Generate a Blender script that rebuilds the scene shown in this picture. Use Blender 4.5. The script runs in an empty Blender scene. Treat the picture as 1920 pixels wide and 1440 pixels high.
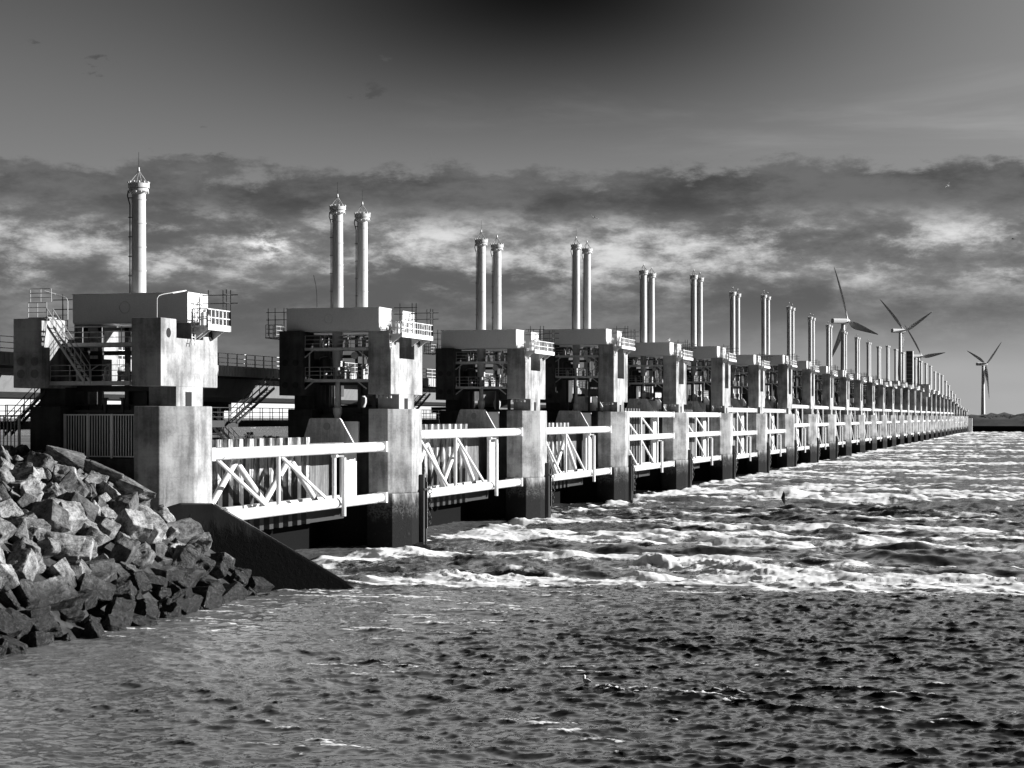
import bpy, bmesh, math, random
import numpy as np
from mathutils import Vector, Matrix

# ------------------------------------------------------------------ camera, sky, sun, exposure
C = bpy.data.collections.new("Scene"); bpy.context.scene.collection.children.link(C)
scn = bpy.context.scene
TH = math.radians(16.302); CT, ST = math.cos(TH), math.sin(TH)
cam_d = bpy.data.cameras.new("camera"); cam = bpy.data.objects.new("camera", cam_d); C.objects.link(cam)
cam.location = (0, 0, 12); cam.rotation_euler = (math.pi/2, 0, TH)
cam_d.sensor_width = 36; cam_d.lens = 36*3385/1920; cam_d.shift_y = 62/1920
cam_d.clip_start = 0.5; cam_d.clip_end = 30000
scn.camera = cam

SUN_EL, SUN_AZ = math.radians(16.5), math.radians(22)     # azimuth measured from +X towards +Y
SKY_K = 0.84
world = bpy.data.worlds.new("World"); scn.world = world; world.use_nodes = True

class NT:
    """small helper for writing node trees"""
    def __init__(s, tree): s.t = tree; s.n = tree.nodes; s.l = tree.links
    def put(s, sock, v):
        if v is None: return
        if isinstance(v, bpy.types.NodeSocket): s.l.new(v, sock)
        else: sock.default_value = v
    def node(s, typ, **kw):
        n = s.n.new(typ)
        for k, v in kw.items(): setattr(n, k, v)
        return n
    def m(s, op, a, b=None, c=None, clamp=False):
        n = s.node('ShaderNodeMath', operation=op, use_clamp=clamp)
        s.put(n.inputs[0], a); s.put(n.inputs[1], b)
        if c is not None: s.put(n.inputs[2], c)
        return n.outputs[0]
    def mr(s, v, a, b, c=0.0, d=1.0, smooth=True):
        n = s.node('ShaderNodeMapRange', interpolation_type='SMOOTHSTEP' if smooth else 'LINEAR')
        s.put(n.inputs[0], v)
        for i, q in enumerate((a, b, c, d)): s.put(n.inputs[i+1], q)
        return n.outputs[0]
    def mix(s, f, a, b):
        n = s.node('ShaderNodeMix', data_type='FLOAT')
        s.put(n.inputs[0], f); s.put(n.inputs[2], a); s.put(n.inputs[3], b)
        return n.outputs[0]
    def noise(s, vec, scale, detail=4, rough=.55, dist=0.0, loc=(0,0,0), sc=(1,1,1)):
        mp = s.node('ShaderNodeMapping'); s.put(mp.inputs[0], vec)
        mp.inputs['Location'].default_value = loc; mp.inputs['Scale'].default_value = sc
        n = s.node('ShaderNodeTexNoise'); s.l.new(mp.outputs[0], n.inputs['Vector'])
        n.inputs['Scale'].default_value = scale; n.inputs['Detail'].default_value = detail
        n.inputs['Roughness'].default_value = rough; n.inputs['Distortion'].default_value = dist
        return n.outputs[0]

def make_world():
    t = NT(world.node_tree); t.n.clear()
    out = t.node('ShaderNodeOutputWorld'); bg = t.node('ShaderNodeBackground')
    tc = t.node('ShaderNodeTexCoord'); d = tc.outputs['Generated']
    sky = t.node('ShaderNodeTexSky', sky_type='NISHITA'); sky.sun_disc = False
    sky.sun_elevation = SUN_EL; sky.sun_rotation = math.pi/2 - SUN_AZ
    sky.air_density = 1.0; sky.dust_density = 1.2; sky.ozone_density = 1.0
    sep = t.node('ShaderNodeSeparateColor'); t.l.new(sky.outputs[0], sep.inputs[0])
    red = sep.outputs[0]                                   # a black-and-white film behind a red filter
    red = t.m('MINIMUM', t.m('MULTIPLY', red, 0.075), 0.34)
    sx = t.node('ShaderNodeSeparateXYZ'); t.l.new(d, sx.inputs[0])
    x, y, e = sx.outputs
    a = t.m('ADD', t.m('MULTIPLY', x, CT), t.m('MULTIPLY', y, ST))
    fw = t.m('ADD', t.m('MULTIPLY', x, -ST), t.m('MULTIPLY', y, CT))
    # dark polarised patch of clear sky
    ra = t.m('DIVIDE', t.m('SUBTRACT', a, 0.020), 0.185)
    g1 = t.m('EXPONENT', t.m('MULTIPLY', t.m('MULTIPLY', ra, ra), -1.0))
    dark = t.m('SUBTRACT', 1.0, t.m('MULTIPLY', t.m('MULTIPLY', g1, t.mr(e, 0.118, 0.232)), 0.95))
    dark = t.mix(t.mr(e, 0.235, 0.28), dark, 1.0)
    base = t.mix(t.mr(e, 0.12, 0.235, smooth=False), 0.138, t.mr(a, -0.1, 0.30, 0.050, 0.125))
    base = t.m('ADD', base, t.mr(a, 0.05, 0.32, 0.0, 0.03))
    base = t.m('ADD', t.m('MULTIPLY', base, 0.9), t.m('MULTIPLY', red, 0.1))
    base = t.mix(t.mr(e, 0.234, 0.28), base, 0.80)  # bright band added above the view, for the water to reflect
    base = t.mix(t.mr(e, 0.25, 0.80, smooth=False), base, 0.04)
    base = t.m('MULTIPLY', base, dark)
    # thin high wisps
    wv = t.noise(d, 3.2, 6, .6, .6, (3.1, 0.4, 1.7), (1, 1, 7))
    wm = t.m('MULTIPLY', t.mr(wv, 0.52, 0.78), t.m('MULTIPLY', t.mr(e, 0.13, 0.15), t.mr(e, 0.215, 0.17)))
    base = t.m('ADD', base, t.m('MULTIPLY', wm, t.mr(a, -0.12, 0.25, 0.012, 0.05)))
    # cloud bank over the horizon
    n1 = t.noise(d, 6.0, 8, .58, .1, (0.3, 1.9, 0.2), (1, 1, 3.4))
    n2 = t.noise(d, 25, 9, .68, .1, (5.3, 0.1, 2.4), (1, 1, 2.4))
    n3 = t.noise(d, 4.0, 5, .5, .2, (1.3, 4.1, 7.4), (1, 1, 6))
    n4 = t.noise(d, 12, 9, .63, .08, (2.7, 6.2, 1.1), (1, 1, 3.0))
    top = t.m('ADD', 0.136, t.m('MULTIPLY', t.m('SUBTRACT', t.m('ADD', t.m('MULTIPLY', n1, .45), t.m('MULTIPLY', n2, .55)), 0.5), 0.10))
    cov = t.mr(t.m('SUBTRACT', top, e), -0.003, 0.009)
    lump = t.m('ADD', t.m('MULTIPLY', n1, 0.35), t.m('ADD', t.m('MULTIPLY', n4, 0.4), t.m('MULTIPLY', n2, 0.25)))
    # dark upper layer, paler torn layer below it with sunlit puffs
    cl = t.mr(lump, 0.42, 0.60, 0.062, 0.150)
    up = t.mr(t.m('ADD', e, t.m('MULTIPLY', t.m('SUBTRACT', n2, .5), .03)), 0.103, 0.118)
    cl = t.m('MULTIPLY', cl, t.mix(up, 1.12, 0.62))
    hi = t.m('MULTIPLY', t.mr(t.m('ADD', t.m('MULTIPLY', n4, .55), t.m('MULTIPLY', n2, .45)), 0.47, 0.64), 0.27)
    midb = t.m('MULTIPLY', t.mr(e, 0.060, 0.082), t.mr(e, 0.120, 0.098))
    cl = t.m('ADD', cl, t.m('MULTIPLY', hi, midb))
    # one round bright puff left of the second pair of cylinders
    pa = t.m('DIVIDE', t.m('ADD', a, 0.133), 0.0100); pe = t.m('DIVIDE', t.m('SUBTRACT', e, 0.0925), 0.0075)
    pr = t.m('ADD', t.m('MULTIPLY', pa, pa), t.m('MULTIPLY', pe, pe))
    cl = t.m('ADD', cl, t.m('MULTIPLY', t.m('EXPONENT', t.m('MULTIPLY', pr, -1.0)), t.mr(n2, .40, .60, .0, .55)))
    low = t.mix(t.mr(a, -0.1, 0.30), 0.095, 0.26)
    low = t.m('ADD', low, t.m('MULTIPLY', t.m('SUBTRACT', n3, 0.5), 0.14))
    lowmix = t.mr(e, 0.066, 0.018)
    cl = t.mix(lowmix, cl, low)
    col = t.mix(cov, base, cl)
    # small detached dark scraps above the bank
    sc_ = t.m('MULTIPLY', t.mr(n2, .62, .70), t.m('MULTIPLY', t.mr(e, .135, .15), t.mr(e, .21, .19)))
    col = t.mix(t.m('MULTIPLY', sc_, t.mr(a, .02, -.08)), col, .05)
    # bright strip where the cloud ends just over the horizon (open on the left, veiled on the right)
    strip = t.m('MULTIPLY', t.mr(e, 0.0125, 0.0085), t.mr(a, 0.02, -0.08, 0.0, 1.0))
    col = t.mix(strip, col, 0.75)
    # the sky outside the picture and below the horizon, dimmed to deepen the shade
    fwh = t.m('DIVIDE', fw, t.m('SQRT', t.m('MAXIMUM', t.m('SUBTRACT', 1.0, t.m('MULTIPLY', e, e)), 0.01)))
    col = t.mix(t.mr(fwh, 0.94, 0.78), col, t.m('ADD', 0.008, t.m('MULTIPLY', red, 0.04)))
    col = t.m('MULTIPLY', t.m('MAXIMUM', col, 0.002), SKY_K)
    t.l.new(col, bg.inputs['Color']); bg.inputs['Strength'].default_value = 1.0
    t.l.new(bg.outputs[0], out.inputs[0])
make_world()

sd = bpy.data.lights.new("sun", 'SUN'); sd.energy = 5.0; sd.angle = math.radians(0.5); sd.color = (1, 1, 1)
sun = bpy.data.objects.new("sun", sd); C.objects.link(sun)
sv = Vector((math.cos(SUN_EL)*math.cos(SUN_AZ), math.cos(SUN_EL)*math.sin(SUN_AZ), math.sin(SUN_EL)))
sun.rotation_euler = sv.to_track_quat('Z', 'Y').to_euler(); sun.location = (200, 0, 200)
scn.view_settings.view_transform = 'Standard'; scn.view_settings.look = 'None'
scn.view_settings.exposure = 1.0; scn.view_settings.gamma = 1
scn.cycles.use_denoising = True
scn.cycles.max_bounces = 5; scn.cycles.diffuse_bounces = 1; scn.cycles.glossy_bounces = 3

# ------------------------------------------------------------------ materials
MATS = {}
def newmat(name):
    m = bpy.data.materials.new(name); m.use_nodes = True
    t = NT(m.node_tree); t.n.clear()
    out = t.node('ShaderNodeOutputMaterial'); b = t.node('ShaderNodeBsdfPrincipled')
    t.l.new(b.outputs[0], out.inputs[0]); MATS[name] = m
    return m, t, b
def grey(t, b, v):
    if isinstance(v, bpy.types.NodeSocket):
        c = t.node('ShaderNodeCombineColor')
        for i in range(3): t.l.new(v, c.inputs[i])
        t.l.new(c.outputs[0], b.inputs['Base Color'])
    else: b.inputs['Base Color'].default_value = (v, v, v, 1)
def bump(t, b, h, dist, strength=1.0):
    n = t.node('ShaderNodeBump'); n.inputs['Strength'].default_value = strength
    n.inputs['Distance'].default_value = dist; t.l.new(h, n.inputs['Height'])
    t.l.new(n.outputs[0], b.inputs['Normal'])

def concrete(name, lo, hi, tide=4.7, algae=0.014, barnacle=.09):
    m, t, b = newmat(name)
    g = t.node('ShaderNodeNewGeometry'); p = g.outputs['Position']
    sx = t.node('ShaderNodeSeparateXYZ'); t.l.new(p, sx.inputs[0]); z = sx.outputs[2]
    big = t.noise(p, 0.35, 5, .6); fine = t.noise(p, 6, 6, .65)
    streak = t.noise(p, 1.0, 3, .45, .4, (0, 0, 0), (1.7, 1.7, 0.18))
    streak2 = t.noise(p, 1.0, 3, .5, .1, (4, 7, 0), (6, 6, 0.4))
    v = t.m('ADD', t.m('MULTIPLY', big, .56), t.m('MULTIPLY', streak, .24))
    v = t.m('ADD', v, t.m('MULTIPLY', fine, .14)); v = t.m('ADD', v, t.m('MULTIPLY', streak2, .06))
    v = t.mr(v, 0.36, 0.64, lo, hi)
    # white lime runs
    run = t.mr(t.noise(p, 1.0, 5, .7, .3, (9, 2, 1), (4.5, 4.5, 0.22)), 0.63, 0.72)
    v = t.mix(t.m('MULTIPLY', run, .5), v, hi*1.5)
    # formwork boards and pour joints
    wv = t.node('ShaderNodeTexWave', wave_type='BANDS', bands_direction='Z'); t.l.new(p, wv.inputs[0])
    wv.inputs['Scale'].default_value = 0.22; wv.inputs['Distortion'].default_value = 0.05
    joint = t.mr(wv.outputs['Fac'], 0.995, 1.0)
    v = t.mix(t.m('MULTIPLY', joint, .12), v, lo*.5)
    # tidal growth
    tn = t.noise(p, 0.8, 5, .65, .4, (0, 0, 0), (1.5, 1.5, .5))
    tz = t.m('SUBTRACT', z, t.m('MULTIPLY', t.m('SUBTRACT', tn, .5), 3.4))
    wet = t.mr(tz, tide+.75, tide-.9)
    band = t.m('MULTIPLY', t.mr(tz, tide-2.2, tide-1.3), t.mr(tz, tide-.2, tide-1.0))
    alg = t.mix(t.m('MULTIPLY', band, t.mr(fine, .40, .62)), algae, lo*.55)
    barn = t.noise(p, 3.2, 5, .75, .5)
    alg = t.mix(t.m('MULTIPLY', t.mr(barn, .60, .68), t.mr(z, 0.0, 2.5, .5, .25)), alg, barnacle)
    v = t.mix(wet, v, alg)
    grey(t, b, v)
    t.put(b.inputs['Roughness'], t.mix(wet, .9, .7)); t.put(b.inputs['Specular IOR Level'], t.mix(wet, .2, .04))
    h = t.m('ADD', t.m('MULTIPLY', fine, .4), t.m('MULTIPLY', t.m('MULTIPLY', barn, wet), 3.0))
    bump(t, b, h, 0.03, .6)
    return m
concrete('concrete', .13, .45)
concrete('cap_concrete', .10, .24)
concrete('cap_dark', .014, .04)  # anchor caps toned to match the shade painted on those heads
concrete('concrete_dark', .025, .07)  # darker copy of the concrete; shade on the inner heads is put into it
concrete('black_concrete', .008, .02, tide=30.0, algae=.005, barnacle=.012)  # near-black; on the gap beams it stands in for shade
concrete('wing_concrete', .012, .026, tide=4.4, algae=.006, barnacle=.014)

def paint(name, base, dirt, amount=.3, rough=.45, metal=0.0):
    m, t, b = newmat(name)
    g = t.node('ShaderNodeNewGeometry'); p = g.outputs['Position']
    n = t.noise(p, 1.0, 6, .65, .3, (0, 0, 0), (1.4, 1.4, .35)); f = t.noise(p, 9, 5, .7)
    v = t.mix(t.m('MULTIPLY', t.mr(n, .46, .70), amount), base, dirt)
    v = t.m('MULTIPLY', v, t.mr(f, .3, .7, .93, 1.05))
    grey(t, b, v); b.inputs['Roughness'].default_value = rough; b.inputs['Metallic'].default_value = metal
    return m
paint('white_paint', .76, .34, .45)
paint('girder_paint', .70, .55, .2)
paint('cylinder_paint', .56, .36, .35, .85)
paint('plate_paint', .50, .30, .5)
paint('galvanised', .42, .25, .4, .5, .2)
paint('dark_steel', .030, .015, .5, .5)
paint('bridge_concrete', .20, .13, .6, .85)
paint('bridge_fascia', .42, .25, .5, .6)
paint('black_recess', .008, .006, .2, .9)  # paints the dark inside of openings
paint('turbine_white', .72, .6, .2, .4)
paint('bird_dark', .02, .01, .2, .8)
paint('bird_white', .75, .6, .2, .8)

def skin_mat(name, lift, base, st_lo):
    m, t, b = newmat(name)
    g = t.node('ShaderNodeNewGeometry'); p = g.outputs['Position']
    sx = t.node('ShaderNodeSeparateXYZ'); t.l.new(p, sx.inputs[0]); z = sx.outputs[2]
    n = t.noise(p, 1.0, 7, .7, .6, (0, 0, 0), (.5, .9, .5)); f = t.noise(p, 3, 6, .7)
    # weed and rust that rises in uneven clumps up the raised gate
    lev = t.m('ADD', t.m('MULTIPLY', n, 9.0), t.m('MULTIPLY', f, 1.5))
    w = t.mr(t.m('SUBTRACT', z, lev), lift, lift-1.2)
    v = t.mix(w, base, .03)
    st = t.noise(p, 1.0, 5, .7, .3, (2, 3, 1), (3, 3, .3)); v = t.m('MULTIPLY', v, t.mr(st, .42, .60, st_lo, 1.1))
    v = t.m('MULTIPLY', v, t.mr(f, .3, .7, .8, 1.1))
    v = t.mix(t.mr(z, 4.6, 4.2), v, .009)
    grey(t, b, v); b.inputs['Roughness'].default_value = .6
skin_mat('skin_steel', 2.0, .55, .12)
skin_mat('skin_dark', -1.0, .15, .5)
skin_mat('yoke_steel', 3.0, .78, .85)

def rock_mat():
    m, t, b = newmat('rock')
    g = t.node('ShaderNodeNewGeometry'); p = g.outputs['Position']
    oi = t.node('ShaderNodeObjectInfo'); rnd = oi.outputs['Random']
    tc = t.node('ShaderNodeTexCoord'); o = tc.outputs['Object']
    sx = t.node('ShaderNodeSeparateXYZ'); t.l.new(p, sx.inputs[0]); z = sx.outputs[2]
    n = t.noise(o, 1.3, 7, .68, .5); f = t.noise(o, 8, 6, .7); lay = t.noise(o, 2.2, 5, .6, .8, (0,0,0), (.6, .6, 4))
    v = t.m('ADD', t.m('MULTIPLY', n, .5), t.m('ADD', t.m('MULTIPLY', f, .38), t.m('MULTIPLY', lay, .12)))
    v = t.mr(v, .38, .62, .04, .36)
    v = t.m('MULTIPLY', v, t.mr(rnd, 0, 1, .30, 1.25, False))
    v = t.mix(t.mr(n, .60, .68), v, t.m('MULTIPLY', v, 1.5))
    tn = t.noise(p, .9, 5, .7, .4)
    tz = t.m('SUBTRACT', z, t.m('MULTIPLY', t.m('SUBTRACT', tn, .5), 3.0))
    wet = t.mr(tz, 3.9, 2.0)
    weed = t.noise(p, 5.5, 6, .75, .6)
    wv = t.mix(t.mr(weed, .50, .66), .010, .075)
    v = t.mix(wet, v, wv)
    grey(t, b, v); t.put(b.inputs['Roughness'], t.mix(wet, .85, .38)); b.inputs['Specular IOR Level'].default_value = .35
    h = t.m('ADD', t.m('MULTIPLY', f, .5), t.m('ADD', t.m('MULTIPLY', lay, .8), t.m('MULTIPLY', t.m('MULTIPLY', weed, wet), 2.0)))
    bump(t, b, h, 0.09, .9)
rock_mat()

def earth_mat(name, a, c, sc):
    m, t, b = newmat(name)
    g = t.node('ShaderNodeNewGeometry'); p = g.outputs['Position']
    n = t.noise(p, sc, 8, .65, .4); grey(t, b, t.mr(n, .38, .62, a, c)); b.inputs['Roughness'].default_value = .95
    bump(t, b, n, 1.0 if sc < .2 else .15, .7)
earth_mat('slope_fill', .012, .05, 1.2)
earth_mat('dune', .004, .022, .05)
earth_mat('foliage', .012, .05, .5)
earth_mat('far_land', .05, .16, .06)
earth_mat('asphalt', .04, .06, 2.0)

def water_mat():
    m, t, b = newmat('sea_water')
    g = t.node('ShaderNodeNewGeometry'); p = g.outputs['Position']
    at = t.node('ShaderNodeAttribute', attribute_name='foam'); fo = at.outputs['Fac']
    ta = t.node('ShaderNodeAttribute', attribute_name='turbid'); tu = ta.outputs['Fac']
    f1 = t.noise(p, .8, 10, .74, .8, (0, 0, 0), (.6, 1.5, 1)); f2 = t.noise(p, 7.0, 6, .78, .3, (0, 0, 0), (.7, 1.3, 1))
    s = t.m('ADD', t.m('MULTIPLY', f1, .52), t.m('MULTIPLY', f2, .48))
    s = t.m('ADD', fo, t.m('MULTIPLY', t.m('SUBTRACT', s, .5), 2.7))
    fm = t.mr(s, .45, .70); fm = t.m('MULTIPLY', fm, t.mr(fo, 0.03, .16))
    deep = t.mix(tu, .014, .20)
    grey(t, b, t.mix(fm, deep, .92))
    t.put(b.inputs['Roughness'], t.mix(fm, .13, .95)); b.inputs['IOR'].default_value = 1.33
    t.put(b.inputs['Specular IOR Level'], t.mix(fm, .5, .0))
    w1 = t.noise(p, 2.6, 3, .5, .3, (0, 0, 0), (.7, 1.8, 1)); w2 = t.noise(p, 11, 4, .6, .2, (0, 0, 0), (.7, 1.5, 1))
    h = t.m('ADD', w1, t.m('MULTIPLY', w2, .10))
    sy = t.node('ShaderNodeSeparateXYZ'); t.l.new(p, sy.inputs[0])
    w3 = t.noise(p, .42, 6, .62, .3, (0, 0, 0), (.6, 1.5, 1))
    h = t.m('ADD', h, t.m('MULTIPLY', w3, t.mr(sy.outputs[1], 150, 260, 0, 40)))
    h = t.m('MULTIPLY', h, t.mix(fm, 1.0, .25))
    bump(t, b, h, 0.016, .6)
water_mat()

# ------------------------------------------------------------------ mesh helpers
class MB:
    def __init__(s, ox=0., oy=0., oz=0.): s.v = []; s.f = []; s.o = (ox, oy, oz)
    def add(s, vs, fs):
        k = len(s.v); o = s.o
        s.v += [(x-o[0], y-o[1], z-o[2]) for x, y, z in vs]; s.f += [tuple(i+k for i in f) for f in fs]
        return s
    def box(s, x0, x1, y0, y1, z0, z1):
        vs = [(x, y, z) for z in (z0, z1) for x, y in ((x0, y0), (x1, y0), (x1, y1), (x0, y1))]
        return s.add(vs, [(3,2,1,0), (4,5,6,7), (0,1,5,4), (1,2,6,5), (2,3,7,6), (3,0,4,7)])
    def prism(s, pts, a, b, axis='z'):
        """polygon pts extruded from a to b; axis z: (x,y), axis x: (y,z), axis y: (x,z)"""
        def P(p, h):
            return (p[0], p[1], h) if axis == 'z' else (h, p[0], p[1]) if axis == 'x' else (p[0], h, p[1])
        ar = sum(pts[i][0]*pts[(i+1) % len(pts)][1]-pts[(i+1) % len(pts)][0]*pts[i][1] for i in range(len(pts)))
        if (ar < 0) != (axis == 'y'): pts = pts[::-1]
        n = len(pts); vs = [P(p, a) for p in pts]+[P(p, b) for p in pts]
        fs = [tuple(range(n-1, -1, -1)), tuple(range(n, 2*n))]
        fs += [(i, (i+1) % n, n+(i+1) % n, n+i) for i in range(n)]
        return s.add(vs, fs)
    def tube(s, p0, p1, r, n=8, r1=None):
        p0, p1 = Vector(p0), Vector(p1); d = (p1-p0)
        if d.length < 1e-6: return s
        d.normalize(); u = d.orthogonal().normalized(); w = d.cross(u); r1 = r if r1 is None else r1
        vs = [tuple(q+(u*math.cos(2*math.pi*i/n)+w*math.sin(2*math.pi*i/n))*rr) for q, rr in ((p0, r), (p1, r1)) for i in range(n)]
        fs = [(i, (i+1) % n, n+(i+1) % n, n+i) for i in range(n)]+[tuple(range(n-1, -1, -1)), tuple(range(n, 2*n))]
        return s.add(vs, fs)
    def path(s, pts, r, n=6):
        for a, b in zip(pts, pts[1:]): s.tube(a, b, r, n)
        return s
    def lathe(s, c, prof, n=20, axis='z'):
        vs = []; m = len(prof)
        for r, h in prof:
            for i in range(n):
                a = 2*math.pi*i/n; x, y = r*math.cos(a), r*math.sin(a)
                vs.append((c[0]+x, c[1]+y, c[2]+h) if axis == 'z' else (c[0]+h, c[1]+x, c[2]+y) if axis == 'x' else (c[0]+x, c[1]+h, c[2]+y))
        fs = [(j*n+i, j*n+(i+1) % n, (j+1)*n+(i+1) % n, (j+1)*n+i) for j in range(m-1) for i in range(n)]
        fs += [tuple(range(n-1, -1, -1)), tuple(range((m-1)*n, m*n))]
        return s.add(vs, fs)
    def torus(s, c, R, r, n=24, k=6, axis='y'):
        vs = []
        for i in range(n):
            a = 2*math.pi*i/n
            for j in range(k):
                b = 2*math.pi*j/k; q = R+r*math.cos(b); h = r*math.sin(b)
                vs.append((c[0]+q*math.cos(a), c[1]+h, c[2]+q*math.sin(a)) if axis == 'y' else (c[0]+h, c[1]+q*math.cos(a), c[2]+q*math.sin(a)))
        return s.add(vs, [(i*k+j, ((i+1) % n)*k+j, ((i+1) % n)*k+(j+1) % k, i*k+(j+1) % k) for i in range(n) for j in range(k)])
    def rail(s, pts, h=1.1, step=1.2, r=.028, bars=3):
        """handrail along a polyline of floor points"""
        for a, b in zip(pts, pts[1:]):
            a, b = Vector(a), Vector(b); L = (b-a).length; k = max(1, round(L/step))
            for i in range(k+1):
                p = a.lerp(b, i/k); s.tube(p, p+Vector((0, 0, h)), r, 4)
            for j in range(bars):
                z = h*(j+1)/bars; s.tube(a+Vector((0, 0, z)), b+Vector((0, 0, z)), r*1.0, 4)
        return s
    def mesh(s, name, mat, bevel=0, smooth=False):
        me = bpy.data.meshes.new(name); me.from_pydata(s.v, [], s.f)
        bm = bmesh.new(); bm.from_mesh(me)
        bmesh.ops.recalc_face_normals(bm, faces=bm.faces)
        if bevel:
            ed = [e for e in bm.edges if len(e.link_faces) == 2 and e.calc_face_angle(0) > .5]
            bmesh.ops.bevel(bm, geom=ed, offset=bevel, segments=2, affect='EDGES', profile=.5)
        if smooth:
            for f in bm.faces: f.smooth = True
            for e in bm.edges:
                if len(e.link_faces) == 2 and e.calc_face_angle(0) > .6: e.smooth = False
        bm.to_mesh(me); bm.free(); me.materials.append(MATS[mat])
        return me
    def build(s, name, mat, parent=None, bevel=0, smooth=False, loc=None, kind=None, label=None):
        o = bpy.data.objects.new(name, s.mesh(name, mat, bevel, smooth)); C.objects.link(o)
        if parent: o.parent = parent
        if loc: o.location = loc
        if kind: o['kind'] = kind
        if label: o['label'] = label
        return o

def tag(o, label, cat, group=None):
    o['label'] = label; o['category'] = cat
    if group: o['group'] = group
    return o
def thing(name, label, cat, loc=(0, 0, 0), rz=0, group=None):
    o = bpy.data.objects.new(name, None); C.objects.link(o); o.empty_display_size = .5
    o.location = loc; o.rotation_euler = (0, 0, rz)
    return tag(o, label, cat, group)
def part(name, me, parent, loc=(0, 0, 0)):
    if isinstance(me, list): return [part(q.name.split('.')[0], q, parent, loc) for q in me][0]
    o = bpy.data.objects.new(name, me); C.objects.link(o); o.parent = parent; o.location = loc
    return o
ORD = 'first second third fourth fifth sixth seventh eighth ninth tenth eleventh twelfth thirteenth fourteenth fifteenth sixteenth'.split()
def place_words(n, N):
    """how a viewer would count piece n (0-based) of N along the row"""
    if n < 16: return ORD[n], 'from the rock slope'
    return ORD[min(15, N-1-n)], 'from the dune end'

# ------------------------------------------------------------------ layout of the barrier (metres; x across the barrier, y along it)
NP = 32; Y0 = 114.8; XC = -62.7
CYL = [28.7, 31.35, 32.5, 36.05, 35.9, 38.5, 38.35, 40.6, 40.5, 40.2, 40.2, 40.2, 40.2, 40.2, 40.3, 42.3, 42.5, 42.6, 42.6, 42.7, 42.5, 42.5, 42.3, 40.0, 39.9, 39.7, 36.7, 34.5, 31.0, 29.0, 26.4, 26.4]
BASE = [18.8, 20.0, 20.05, 22.25, 22.15, 23.2, 23.1, 24.55]
def base(n): return BASE[n] if n < 8 else 24.55+(CYL[n]-40.6)*.5
def chords(n):
    if n == 0: return (9.3, 4.65)
    if n < 3: return (10.3, 4.5)
    if n < 5: return (12.4, 8.95, 4.38)
    if n < 7: return (13.4, 8.73, 4.1)
    if n < 26: return (14.6, 9.95, 4.1)
    return (11.5, 8.0, 4.1)

# ------------------------------------------------------------------ sea
def smooth01(x, a, b):
    t = np.clip((x-a)/(b-a), 0, 1); return t*t*(3-2*t)
class Tile:
    """tileable random field; spectrum shaped by fn(kx, ky)"""
    def __init__(s, L, N, fn, seed, chop=False):
        rg = np.random.default_rng(seed); k = np.fft.fftfreq(N, L/N)*2*np.pi
        kx, ky = np.meshgrid(k, k, indexing='ij'); kk = np.hypot(kx, ky); kk[0, 0] = 1
        amp = np.sqrt(fn(kx, ky, kk)); amp[0, 0] = 0
        sp = amp*(rg.normal(size=(N, N))+1j*rg.normal(size=(N, N)))
        h = np.fft.ifft2(sp); sd_ = h.real.std(); s.L, s.N = L, N
        s.h = h.real/sd_
        if chop:
            s.dx = np.fft.ifft2(1j*kx/kk*sp).real/sd_; s.dy = np.fft.ifft2(1j*ky/kk*sp).real/sd_
    def get(s, f, x, y):
        u = (x/s.L % 1)*s.N; v = (y/s.L % 1)*s.N
        i = np.floor(u).astype(int); j = np.floor(v).astype(int); fu, fv = u-i, v-j
        i %= s.N; j %= s.N; i1 = (i+1) % s.N; j1 = (j+1) % s.N
        return f[i, j]*(1-fu)*(1-fv)+f[i1, j]*fu*(1-fv)+f[i, j1]*(1-fu)*fv+f[i1, j1]*fu*fv
def windsea(lp, wd, spread, damp):
    kp = 2*math.pi/lp
    def fn(kx, ky, kk):
        c = (kx*math.cos(wd)+ky*math.sin(wd))/kk
        return np.exp(-1.25*(kp/kk)**2)*kk**-3.5*np.abs(c)**spread*np.exp(-(kk*damp)**2)
    return fn
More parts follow.
